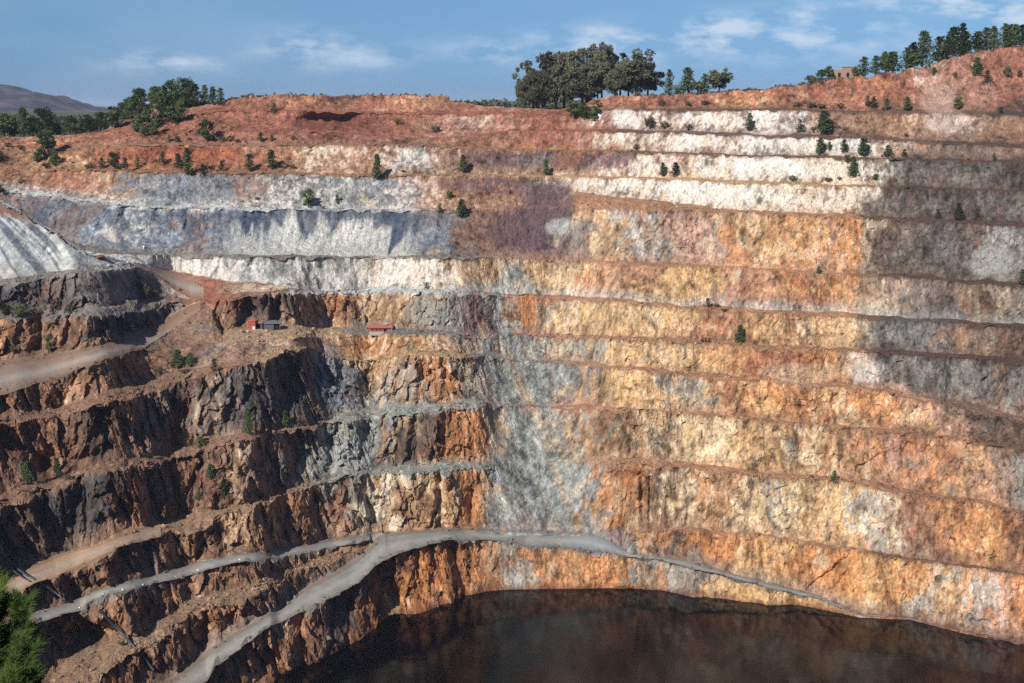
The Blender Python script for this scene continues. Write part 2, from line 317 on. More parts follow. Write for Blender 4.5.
Zn = Zg + np.where(isface, 0, fbm(x / 6, y / 6, z, 3, 7) * .9 * np.where(road_m, .12, 1))
# broken crest lips
nch = np.clip(vnoise(x / 8, y / 8, 0 * z, 131) * 1.6 - .2, 0, 1) * 1.1 + np.clip(vnoise(x / 3, y / 3, 0 * z, 133) * 1.6 - .1, 0, 1) * 1.1
Zn -= nch * np.where(isface, np.clip((sf - .72) / .28, 0, 1), np.clip(1 - sf * 1.4, 0, 1)) * np.where(road_m, .15, 1) * np.clip(hgt / 12, 0, 1.0) ** np.where(isface, 1, 0)
# gullied talus / scree micro relief, rim dips
Zn += np.where(isface, 0, np.clip(1 - np.abs(s_ - .5) * 2, 0, 1) * .5 * vnoise(x / 2.5, y / 2.5, z, 12)) * np.where(road_m, 0, 1)
Zn += fbm(x / 11, y / 11, z / 11, 3, 8) * .8 * np.where(isface, 1, .4) * np.where(road_m, .1, 1)
Zn[0] = -1.5
# chute fans: smooth
Xn = U[None, :] * Dn
# ---- colours: which letter, warped
def lin(c):
    c = np.asarray(c, float) / 255.0
    return np.where(c <= .04045, c / 12.92, ((c + .055) / 1.055) ** 2.4)
KEY = list(K); PAL = np.array([lin(K[k]) for k in KEY])
ILL = 1.27
tab = np.array([[KEY.index(ch) for ch in st[5]] for st in STR])
wx = fbm(x / 30, y / 30, z / 22, 4, 201); wy = fbm(x / 24, y / 24, z / 24, 4, 211)
wx2 = fbm(x / 7, y / 7, z / 7, 3, 221)
stk = fbm(x / 4.5, y / 4.5, z / 22, 3, 241); stk2 = fbm(x / 2.2, y / 2.2, z / 9, 3, 243)
cx = gx / 16 - .5 + wx * 1.5 + wx2 * .8 + stk * 1.9 + stk2 * 1.5 + (sf - .5) * fbm(x / 50, y / 50, k0[:, None] * 2.7 + 0 * z, 2, 231) * 3.5
i0 = np.clip(np.floor(cx).astype(int), 0, 63); i1 = np.clip(i0 + 1, 0, 63); fr = np.clip(cx - np.floor(cx), 0, 1)
fr = np.clip((fr - .5) * 1.6 + .5, 0, 1)
Kt = k0[:, None] * np.ones((1, NC), int)
def colmix(kk):
    sh = PAL[tab[kk, i0]] * (1 - fr[..., None]) + PAL[tab[kk, i1]] * fr[..., None]
    return sh * .55 + soft_tab[kk, i0] * .45
_pt = PAL[tab]; _pp = np.pad(_pt, ((0, 0), (3, 3), (0, 0)), mode='edge')
soft_tab = sum(_pp[:, i:i + 64] * w_ for i, w_ in enumerate((.08, .14, .18, .2, .18, .14, .08)))
col = colmix(Kt)
# berm debris spills over the crest and talus mixes at the toe
kup = np.clip(Kt + 1, 0, len(STR) - 1); kdn = np.clip(Kt - 1, 0, len(STR) - 1)
Lw = np.clip((LZ[k0 + 1] - LZ[k0]), 2, 60)
up = np.clip(1 - (1 - sf) * Lw / (.6 + 1.6 * (wx2 + 1)), 0, 1) * .65
dn = np.clip(1 - sf * Lw / (2.2 + 3.5 * (wy + 1)), 0, 1) * .6
up = np.where(isface, up, 0); dn = np.where(isface, dn, 0)
col = col * (1 - up[..., None]) + colmix(kup) * up[..., None]
col = col * (1 - dn[..., None]) + colmix(kdn) * dn[..., None]
lum = (col @ np.array([.3, .6, .1]))[..., None]
# mineral variation
v1 = fbm(x / 14, y / 14, z / 20, 4, 301); v2 = fbm(x / 3.2, y / 3.2, z / 9, 3, 311); v3 = vnoise(x / 1.0, y / 1.0, z / 1.5, 321)
v4 = fbm(x / 2.2, y / 2.2, z / 26, 3, 331)   # vertical run-off streaks
ftan = isface.astype(float) + .4 * (1 - isface)
ftan = np.where(road_m, .25, ftan)
v5 = fbm(x / 1.5, y / 1.5, z / 6, 2, 341)
gain = 1 + ftan * (v1 * .38 + v2 * .52 + v3 * .22 + v4 * .42 + v5 * .3)
gain *= 1 - .12 * np.clip(.18 - ce, 0, .18) / .18 * (v1 > -.1) * ftan
col = col * np.clip(1 + (gain - 1) * 1.25, .22, 2.2)[..., None]
# rust stains and pale mineral crust
def mixc(c, m):
    global col
    col = col * (1 - m[..., None]) + lin(c) * m[..., None]
# clean bright quartz keeps its tone
_l = (col @ np.array([.3, .6, .1])); mixc((246, 238, 226), np.clip((_l - .42) * 3, 0, .5) * isface * ((gy < 212) | (gx < 460)))
rust = np.clip(fbm(x / 5, y / 5, z / 22, 4, 401) * 3.2 - .9, 0, 1) * .4 * ftan
okish = np.clip((lum[..., 0] - .08) * 8, 0, 1)
mixc((182, 104, 56), rust * okish * np.where(gx < 500, .8, .75) * np.where((gy < 240) & (gx < 560), .15, 1))
red = np.clip(fbm(x / 5, y / 5, z / 16, 4, 411) * 3.4 - 1.5, 0, 1) * .35 * ftan
mixc((140, 72, 56), red * okish * np.where((gy < 255) & (gx < 560), .12, 1))
pale = np.clip(fbm(x / 5, y / 5, z / 18, 4, 421) * 3.4 - .8, 0, 1) * .6 * ftan
mixc((238, 213, 174), pale * np.clip((lum[..., 0] - .17) * 8, 0, 1) * np.where((gx > 870) | (gx < 330), .4, 1))
grn = np.clip(fbm(x / 7, y / 7, z / 20, 4, 431) * 3.2 - 1.15, 0, 1) * .5 * ftan
mixc((150, 156, 148), grn * okish * np.where(gy < 250, .2, 1))
spots = np.clip(vnoise(x / 1.3, y / 1.3, z / 2.2, 441) * 4 - 2.1, 0, 1) * np.clip(vnoise(x / 12, y / 12, z / 12, 442) * 3 + .4, 0, 1)
mixc((88, 60, 46), spots * .75 * ftan)
flk = np.clip(vnoise(x / 1.6, y / 1.6, z / 3.0, 451) * 4 - 2.0, 0, 1) * np.clip(vnoise(x / 15, y / 15, z / 15, 452) * 3 + .3, 0, 1)
mixc((248, 232, 206), flk * .6 * ftan * np.clip(((col @ np.array([.3, .6, .1])) - .28) * 5, 0, 1))
# pieces with a colour of their own: (px, py, rx, ry, colour, strength)
PATCH = [(529,311,9,15,'o',.95),(113,236,11,6,'W',.7),(310,122,24,7,'r',.8),(343,121,16,6,'r',.7),(990,262,22,15,'L',.9),(940,245,12,12,'b',.3),
 (430,310,26,16,'G',.7),(550,205,28,22,'p',.8),(515,232,34,20,'p',.75),(560,192,14,10,'p',.5),(560,228,14,9,'L',.6),
 (330,380,16,34,'b',.55),(355,440,26,26,'G',.6),(350,455,24,16,'L',.35),(800,372,40,10,'c',.4),(868,370,26,12,'W',.6),(600,540,34,12,'b',.6),(630,575,4,12,'G',.8),(515,585,9,8,'L',.7),
 (565,160,16,12,'n',.6),(212,298,13,12,'O',.7),(195,329,12,6,'g',.5),(380,270,40,12,'W',.35),(350,230,50,14,'W',.4),(300,235,40,12,'L',.5),(330,215,60,5,'B',.4),(440,220,30,12,'g',.4),
 (470,185,34,8,'p',.5),(620,115,10,9,'W',.6),(945,122,22,12,'W',.35),(940,100,18,16,'m',.7),(1010,125,20,10,'o',.5),(905,545,7,18,'r',.6),(713,310,6,14,'r',.5),(925,325,34,14,'b',.4),
 (410,505,22,18,'n',.4),(470,500,14,30,'o',.5),(455,430,20,24,'o',.5),(440,385,18,20,'o',.5),(410,440,14,24,'k',.55),(400,380,16,20,'G',.4),(265,275,40,8,'L',.4),(165,262,24,6,'W',.5)]
for (a, b, rx, ry, c, q) in PATCH:
    r = np.sqrt(((gx - a + wx * 10) / rx) ** 2 + ((gy - b + wy * 8) / ry) ** 2)
    mixc(K[c], np.clip((1.15 - r) * 3, 0, 1) * q * np.clip(.9 + v2 * .6, .3, 1))
# the grey scree chute
yc_ = np.array([235, 262, 300, 350, 420, 470, 532]); cxx = np.interp(gy, yc_, [520, 512, 502, 504, 519, 529, 540]); hw = np.interp(gy, yc_, [4, 8, 12, 18, 29, 36, 60])
q_ = (gx - cxx + wx * 34 + stk * 16 + wx2 * 6) / hw; cm = np.clip((1.15 - np.abs(q_)) * 2.2, 0, 1) * np.clip((gy - 250) / 25, 0, 1) * (gy < 536)
sc_ = np.clip(.5 + 1.5 * fbm((x + z * .33) / 3.0, y / 60, z / 45, 4, 461), 0, 1)[..., None]; sc2 = np.clip(fbm((x + z * .5) / 6, y / 60, z / 40, 3, 463) * 3 - .3, 0, 1)[..., None]
ch = lin((126, 130, 130)) * (1 - sc_) + lin((180, 184, 176)) * sc_; ch = ch * (1 - sc2 * .6) + lin((196, 160, 120)) * sc2 * .6
ch = ch * np.clip(1 + v1 * .5 + v2 * .9 + v3 * .35 + v5 * .5, .35, 1.7)[..., None]
cm = (cm * np.clip(.72 + .9 * fbm(x / 9, y / 9, z / 14, 3, 465), .1, .9))[..., None]; col = col * (1 - cm) + ch * cm
# weathered navy crust over white fans on the blue-grey slope; streaked heap
i9 = [q[0] for q in STR].index('C9'); iH = [q[0] for q in STR].index('H')
gl = fbm(x / 6 + w1, y / 40, z / 60, 4, 471)
cr = np.clip((sf - .42 + gl * 1.0) * 4, 0, 1); zone = (k0 == i9)[:, None] * np.clip((gx - 215) / 30, 0, 1) * np.clip((425 - gx) / 25, 0, 1)
mixc((76, 88, 108), zone * cr * .8); mixc((226, 224, 214), zone * (1 - cr) * .6)
zone = (k0 == i9)[:, None] * np.clip((215 - gx) / 30, 0, 1)
cr = np.clip((fbm((x + z * .9) / 9, y / 50, z * 0, 4, 475)) * 3 + .2, 0, 1); mixc((84, 94, 112), zone * cr * .7); mixc((140, 112, 96), zone * np.clip(fbm((x - z) / 14, y / 50, z * 0, 4, 476) * 4 - .6, 0, 1) * .5)
zone = (k0 == iH)[:, None] * (gx < 150)
cr = np.clip(fbm((x + z * 1.5) / 2.6, y / 40, z * 0 + 3, 4, 477) * 3.6 + .25 + (sf - .5) * 1.2, 0, 1); mixc((84, 92, 106), zone * cr * .7); mixc((206, 208, 202), zone * (1 - cr) * .5)
mixc((132, 92, 74), zone * np.clip((sf - .78 - (gx - 0) / 400) * 9, 0, 1) * (gx < 36) * .9)
lm = (np.clip((360 - gx) / 60, 0, 1) * np.clip((gy - 262) / 20, 0, 1) * .24)[..., None]; l_ = (col @ np.array([.3, .6, .1]))[..., None]; col = col * (1 - lm) + l_ * np.array([1.12, .96, .84]) * lm
lm = (np.clip((150 - gy) / 12, 0, 1) * .2)[..., None]; col = col * (1 - lm) + l_ * np.array([1.15, .95, .85]) * lm
# wall colour darkened and greyed past a sharp edge on the right
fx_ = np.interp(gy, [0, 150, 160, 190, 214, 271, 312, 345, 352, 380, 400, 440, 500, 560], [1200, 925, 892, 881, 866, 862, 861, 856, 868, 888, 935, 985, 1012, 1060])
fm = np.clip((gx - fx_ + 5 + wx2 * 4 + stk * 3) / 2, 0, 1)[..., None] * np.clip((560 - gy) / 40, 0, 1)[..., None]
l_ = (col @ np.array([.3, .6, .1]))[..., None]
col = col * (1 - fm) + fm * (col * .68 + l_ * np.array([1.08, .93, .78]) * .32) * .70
rq = (road_m & ((k0 == i6) | (k0 == iT))[:, None] & (gx > 150)); mixc(K['q'], rq * .8)
# water line stain
wl = np.clip(1 - Zn / 3.0, 0, 1) * np.clip(1 + wy, 0, 1)
mixc((120, 62, 40), wl * .7)
# wheel tracks and dusty crowns on the roads
for k, st in enumerate(STR):
    if st[6]:
        m = rows_i == k
        ss = sf[m]
        tr = np.exp(-((ss - .42 + wx2[m] * .05) / .16) ** 2) * .5
        tr = np.where(road_m[m], tr, 0) 
        cc = np.array(lin((172, 168, 160)))
        col[m] = col[m] * (1 - tr[..., None]) + cc * tr[..., None]
        ed = np.where(road_m[m] & (ss > .8), .5, 0) + np.where(road_m[m] & (ss < .14), .35, 0)
        col[m] = col[m] * (1 - ed[..., None]) + lin(K['i']) * ed[..., None]
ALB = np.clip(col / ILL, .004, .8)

def setmat(o, m): o.data.materials.append(m)
def tag(o, label=None, cat=None, group=None, kind=None):
    for k_, v_ in (('label', label), ('category', cat), ('group', group), ('kind', kind)):
        if v_: o[k_] = v_
    return o
def mesh_np(name, V, Fq, attr=None, smooth_=False):
    me = bpy.data.meshes.new(name)
    n = len(V); nf = len(Fq); w = Fq.shape[1]
    me.vertices.add(n); me.vertices.foreach_set('co', np.ascontiguousarray(V, np.float32).ravel())
    me.loops.add(nf * w); me.loops.foreach_set('vertex_index', np.ascontiguousarray(Fq, np.int32).ravel())
    me.polygons.add(nf); me.polygons.foreach_set('loop_start', np.arange(nf, dtype=np.int32) * w)
    me.polygons.foreach_set('use_smooth', np.full(nf, smooth_, bool))
    me.update(calc_edges=True)
    if attr is not None:
        a = me.attributes.new('rock_colour', 'FLOAT_COLOR', 'POINT')
        a.data.foreach_set('color', np.concatenate([attr, np.ones((n, 1))], 1).astype(np.float32).ravel())
    o = bpy.data.objects.new(name, me); COL.objects.link(o); return o

# ---- plateau beyond the rim, joined to the last row
last = Dn[-1]; zl = Zn[-1]; ext = []
for dd, dz in ((4, -.1), (12, -.4), (26, -1.2), (50, -2.5), (90, -5), (150, -8), (240, -12)):
    yy = last + dd; zz = zl + dz + fbm(U * 30, np.full(NC, dd / 20.), np.zeros(NC), 2, 9) * .5
    ext.append((U * yy, yy, zz))
yy = last + 420; ext.append((U * yy, yy, np.minimum(zl - 14, HC - 26)))
VX = np.concatenate([Xn] + [e[0][None] for e in ext]); VY = np.concatenate([Dn] + [e[1][None] for e in ext]); VZ = np.concatenate([Zn] + [e[2][None] for e in ext])
NE = len(ext)
ecol = np.stack([lin((128, 104, 80)) / ILL * (1 + .3 * vnoise(e[0] / 9, e[1] / 9, e[2], 5))[:, None] for e in ext])
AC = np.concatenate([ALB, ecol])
idx = np.arange((NR + NE) * NC).reshape(NR + NE, NC)
quad = np.stack([idx[:-1, :-1], idx[:-1, 1:], idx[1:, 1:], idx[1:, :-1]], -1)     # (NR+NE-1, NC-1, 4)
rm = road_m[:, :-1] & road_m[:, 1:]
roadq = np.zeros(quad.shape[:2], bool)
roadq[:NR - 1] = rm[:-1] | (rm[1:] & False)
rk = np.concatenate([rows_i[:-1], np.full(NE, 99)])
names = {'spoil_heap': (rk == [s[0] for s in STR].index('H'))[:, None] & (np.arange(NC - 1)[None, :] < np.searchsorted(pxU, 137)),
         'plateau': (rk >= 99)[:, None] & np.ones((1, NC - 1), bool)}
used = roadq.copy()
V = np.stack([VX, VY, VZ], -1).reshape(-1, 3); ACf = AC.reshape(-1, 3)
def sub(name, mask):
    q = quad[mask]; u_, inv = np.unique(q, return_inverse=True)
    return tag(mesh_np(name, V[u_], inv.reshape(q.shape), ACf[u_]), kind='structure')
parts = {}
pieces = [('road', roadq)]
for n_, m_ in names.items():
    m_ = m_ & ~used; used |= m_; pieces.append((n_, m_))
pieces.append(('quarry_benches', ~used))
for n_, m_ in pieces: parts[n_] = sub(n_, m_)

# ------------------------------------------------------------------ materials
def nodes(name):
    m = bpy.data.materials.new(name); m.use_nodes = True
    nt = m.node_tree; nt.nodes.clear(); out = nt.nodes.new('ShaderNodeOutputMaterial'); b = nt.nodes.new('ShaderNodeBsdfPrincipled')
    nt.links.new(b.outputs[0], out.inputs[0]); return m, nt, b, out
def rock_mat(name, bump=1.0, scale=1.0, rough=.95, strength=.45):
    m, nt, b, out = nodes(name); N = nt.nodes.new; Lk = nt.links.new
    at = N('ShaderNodeAttribute'); at.attribute_name = 'rock_colour'
    tc = N('ShaderNodeTexCoord')
    mp = N('ShaderNodeMapping'); mp.inputs['Scale'].default_value = (1, 1, .5); Lk(tc.outputs['Object'], mp.inputs[0])
    n1 = N('ShaderNodeTexNoise'); n1.inputs['Scale'].default_value = .9 * scale; n1.inputs['Detail'].default_value = 6; n1.inputs['Roughness'].default_value = .7; Lk(mp.outputs[0], n1.inputs['Vector'])
    mr = N('ShaderNodeMapRange'); mr.inputs[1].default_value = .3; mr.inputs[2].default_value = .7; mr.inputs[3].default_value = 1 - strength; mr.inputs[4].default_value = 1 + strength; Lk(n1.outputs[0], mr.inputs[0])
    mx = N('ShaderNodeVectorMath'); mx.operation = 'SCALE'; Lk(at.outputs['Color'], mx.inputs[0]); Lk(mr.outputs[0], mx.inputs['Scale'])
    Lk(mx.outputs[0], b.inputs['Base Color'])
    n2 = N('ShaderNodeTexNoise'); n2.inputs['Scale'].default_value = .9 * scale; n2.inputs['Detail'].default_value = 8; n2.inputs['Roughness'].default_value = .7; Lk(mp.outputs[0], n2.inputs['Vector'])
    bp = N('ShaderNodeBump'); bp.inputs['Strength'].default_value = bump; bp.inputs['Distance'].default_value = 1.9; Lk(n2.outputs[0], bp.inputs['Height']); Lk(bp.outputs[0], b.inputs['Normal'])
    b.inputs['Roughness'].default_value = rough; b.inputs['Specular IOR Level'].default_value = .15
    return m
MR = rock_mat('layered_ore_rock'); MRD = rock_mat('packed_gravel', .3, 1.5, .95, .15); MD = rock_mat('loose_spoil', .7, 1.2, .95, .2)
for n_, o in parts.items(): setmat(o, {'road': MRD, 'spoil_heap': MD}.get(n_, MR))
def simple(name, c, rough=.9, var=.25, scale=3.0, bump=0., spec=.2):
    m, nt, b, out = nodes(name); N = nt.nodes.new; Lk = nt.links.new
    tc = N('ShaderNodeTexCoord'); n1 = N('ShaderNodeTexNoise'); n1.inputs['Scale'].default_value = scale; n1.inputs['Detail'].default_value = 4; Lk(tc.outputs['Object'], n1.inputs['Vector'])
    mr = N('ShaderNodeMapRange'); mr.inputs[1].default_value = .3; mr.inputs[2].default_value = .7; mr.inputs[3].default_value = 1 - var; mr.inputs[4].default_value = 1 + var; Lk(n1.outputs[0], mr.inputs[0])
    mx = N('ShaderNodeVectorMath'); mx.operation = 'SCALE'; mx.inputs[0].default_value = c; Lk(mr.outputs[0], mx.inputs['Scale']); Lk(mx.outputs[0], b.inputs['Base Color'])
    b.inputs['Roughness'].default_value = rough; b.inputs['Specular IOR Level'].default_value = spec
    if bump:
        bp = N('ShaderNodeBump'); bp.inputs['Strength'].default_value = bump; Lk(n1.outputs[0], bp.inputs['Height']); Lk(bp.outputs[0], b.inputs['Normal'])
    return m

# ------------------------------------------------------------------ water
def grid_obj(name, xs, ys, zf, mat, colf=None):
    X, Y = np.meshgrid(xs, ys); Zz = zf(X, Y); V = np.stack([X, Y, Zz], -1).reshape(-1, 3)
    i = np.arange(X.size).reshape(X.shape); q = np.stack([i[:-1, :-1], i[:-1, 1:], i[1:, 1:], i[1:, :-1]], -1).reshape(-1, 4)
    o = mesh_np(name, V, q, colf(X, Y, Zz).reshape(-1, 3) if colf else None, True); setmat(o, mat); return tag(o, kind='structure')
mw, nt, b, out = nodes('dark_pit_water'); N = nt.nodes.new; Lk = nt.links.new
b.inputs['Base Color'].default_value = (.0012, .0009, .0009, 1); b.inputs['Roughness'].default_value = .10; b.inputs['IOR'].default_value = 1.33
tc = N('ShaderNodeTexCoord'); n1 = N('ShaderNodeTexNoise'); n1.inputs['Scale'].default_value = .25; n1.inputs['Detail'].default_value = 3; Lk(tc.outputs['Object'], n1.inputs['Vector'])
bp = N('ShaderNodeBump'); bp.inputs['Strength'].default_value = .10; bp.inputs['Distance'].default_value = .5; Lk(n1.outputs[0], bp.inputs['Height']); Lk(bp.outputs[0], b.inputs['Normal'])
grid_obj('water', np.linspace(-420, 520, 3), np.linspace(60, 640, 3), lambda X, Y: X * 0, mw)

# ------------------------------------------------------------------ near side of the pit (below and behind the camera)
def near_z(X, Y):
    zz = np.where(Y < 1, HC - 2.0, HC - 2.0 - (Y - 1) * .70)
    return np.maximum(zz, -3) + np.where(Y > 12, fbm(X / 14, Y / 14, X * 0, 3, 61) * 1.2, 0)
def near_c(X, Y, Z_):
    return lin((132, 100, 74)) / ILL * (1 + .4 * fbm(X / 5, Y / 5, X * 0, 3, 62))[..., None]
grid_obj('near_slope', np.linspace(-430, 460, 180), np.concatenate([np.linspace(-60, 1, 9), np.linspace(4, 325, 110)]), near_z, MR, near_c)

# ------------------------------------------------------------------ ground to the horizon and the far hills
def ground_c(X, Y, Z_):
    g = fbm(X / 260, Y / 260, X * 0, 4, 63)[..., None]
    return (lin((104, 100, 72)) * (.5 - .5 * g) + lin((70, 82, 58)) * (.5 + .5 * g)) / ILL
def ground_z(X, Y):
    r = np.hypot(X, Y)
    return np.where(r < 1500, HC - 27., HC - 27. + 8 * fbm(X / 500, Y / 500, X * 0, 2, 64) * np.clip((r - 1500) / 1500, 0, 1))
gys = np.concatenate([np.linspace(1050, 4000, 90), np.linspace(4200, 30000, 50)])
grid_obj('ground', np.linspace(-16000, 16000, 260), gys, ground_z, MR, ground_c)
hp = [(-260,118),(-150,104),(-60,100),(-20,92),(0,88),(10,86),(22,84),(30,86),(45,92),(62,93),(75,98),(92,105),(104,109),(125,114),(160,122)]
def hill_prof(px): return np.interp(px, [a for a, b_ in hp], [b_ for a, b_ in hp])
def hill_z(X, Y):
    Dh = 5200.; px = 512 + X / Dh * F * cP
    top = HC + Dh * ray(px, hill_prof(px))[1]
    w = np.exp(-((Y - Dh) / 620.) ** 2)
    n = fbm(X / 220, Y / 220, X * 0, 4, 65)
    gul = np.abs(vnoise(X / 150 + Y / 700, Y / 600, X * 0, 67))
    return HC - 60 + (top - HC + 60) * w * (1 - .55 * np.clip(1 - w, 0, 1) * gul) + n * 26 * np.clip(1.15 - w, 0, 1) + 5 * vnoise(X / 40, Y / 60, X * 0, 68)
def hill_c(X, Y, Z_):
    n = fbm(X / 90, Y / 90, X * 0, 4, 66)[..., None]; a = np.clip(.55 + n * 1.6 + .4 * vnoise(X / 22, Y / 30, X * 0, 69)[..., None], 0, 1)
    return (lin((104, 86, 90)) * (1 - a) + lin((54, 60, 64)) * a) / ILL
grid_obj('hills', np.linspace(-4000, -1450, 330), np.linspace(3900, 6400, 200), hill_z, MR, hill_c)
# ------------------------------------------------------------------ finding the ground under a surveyed pixel
GPX, GPY = proj(VX[:NR], VY[:NR], VZ[:NR])
def ground_at(px, py):
    m = np.abs(GPX[NR // 2] - px) < 14
    c0, c1 = np.where(m)[0][[0, -1]]
    d = (GPX[:, c0:c1] - px) ** 2 + (GPY[:, c0:c1] - py) ** 2 + VY[:NR, c0:c1] * .002
    i, j = np.unravel_index(np.argmin(d), d.shape); j += c0
    return Vector((VX[i, j], VY[i, j], VZ[i, j]))
def rim_at(px, back):
    j = int(np.argmin(np.abs(GPX[-1] - px)))
    y = float(VY[NR - 1, j]) + back
    z = float(np.interp(y, VY[NR - 1:, j], VZ[NR - 1:, j]))
    return Vector((float(U[j]) * y, y, z))
def scale_at(p): return F / (p.y * cP - (p.z - HC) * sP)      # px per metre
def empty(name, loc, rz=0, sc=1):
    o = bpy.data.objects.new(name, None); COL.objects.link(o); o.location = loc; o.rotation_euler = (0, 0, rz); o.scale = (sc,) * 3 if isinstance(sc, (int, float)) else sc; o.empty_display_size = .5
    return o
def me_py(name, V, Fc, mat, smooth_=False):
    me = bpy.data.meshes.new(name); me.from_pydata([tuple(v) for v in V], [], Fc); me.materials.append(mat)
    if smooth_: me.polygons.foreach_set('use_smooth', [True] * len(Fc))
    me.update(); return me
def child(name, me, root):
    o = bpy.data.objects.new(name, me); COL.objects.link(o); o.parent = root; return o

# ------------------------------------------------------------------ foliage
def leaf_mat(name, c, var=.45):
    m, nt, b, out = nodes(name); N = nt.nodes.new; Lk = nt.links.new
    tc = N('ShaderNodeTexCoord'); n1 = N('ShaderNodeTexNoise'); n1.inputs['Scale'].default_value = 1.4; n1.inputs['Detail'].default_value = 3; Lk(tc.outputs['Object'], n1.inputs['Vector'])
    rp = N('ShaderNodeValToRGB'); e = rp.color_ramp.elements
    e[0].position = .3; e[0].color = tuple(v * (1 - var) for v in c) + (1,); e[1].position = .72; e[1].color = (c[0] * (1 + var) + .01, c[1] * (1 + var), c[2] * (1 + var * .3), 1)
    Lk(n1.outputs[0], rp.inputs[0]); Lk(rp.outputs[0], b.inputs['Base Color']); b.inputs['Roughness'].default_value = .7; b.inputs['Specular IOR Level'].default_value = .2
    return m
ML = {'pine': leaf_mat('pine_needles', (.056, .084, .032)), 'dry': leaf_mat('dry_shrub_leaves', (.085, .080, .050)), 'euc': leaf_mat('eucalyptus_leaves', (.095, .100, .066)),
      'oak': leaf_mat('oak_leaves', (.070, .104, .036)), 'bright': leaf_mat('young_green_leaves', (.07, .115, .03))}
MB_ = simple('bark', (.10, .075, .055), .9, .3, 6)
MBe = simple('pale_bark', (.20, .17, .14), .9, .3, 6)
def cone_tube(V, Fc, a, b, ra, rb, n=6):
    a, b = Vector(a), Vector(b); d = (b - a).normalized(); s = d.orthogonal().normalized(); t = d.cross(s); i0 = len(V)
    for (p_, r) in ((a, ra), (b, rb)):
        for k in range(n):
            an = 2 * math.pi * k / n; V.append(p_ + s * math.cos(an) * r + t * math.sin(an) * r)
    for k in range(n): Fc.append((i0 + k, i0 + (k + 1) % n, i0 + n + (k + 1) % n, i0 + n + k))
def leafs(V, Fc, c, rad, n, size, rn, flat=.8):
    for _ in range(n):
        d = Vector((rn.gauss(0, 1), rn.gauss(0, 1), rn.gauss(0, 1) * flat)); d.normalize(); r = rad * rn.uniform(.45, 1.0)
        p_ = Vector(c) + Vector((d.x * r, d.y * r, d.z * r * flat))
        a = Vector((rn.uniform(-1, 1), rn.uniform(-1, 1), rn.uniform(-.6, 1))).normalized(); b = a.orthogonal().normalized(); s = size * rn.uniform(.6, 1.3)
        i = len(V); V += [p_ - a * s * .5 - b * s * .28, p_ - a * s * .4 + b * s * .3, p_ + a * s * .6 + b * s * .1]; Fc.append((i, i + 1, i + 2))
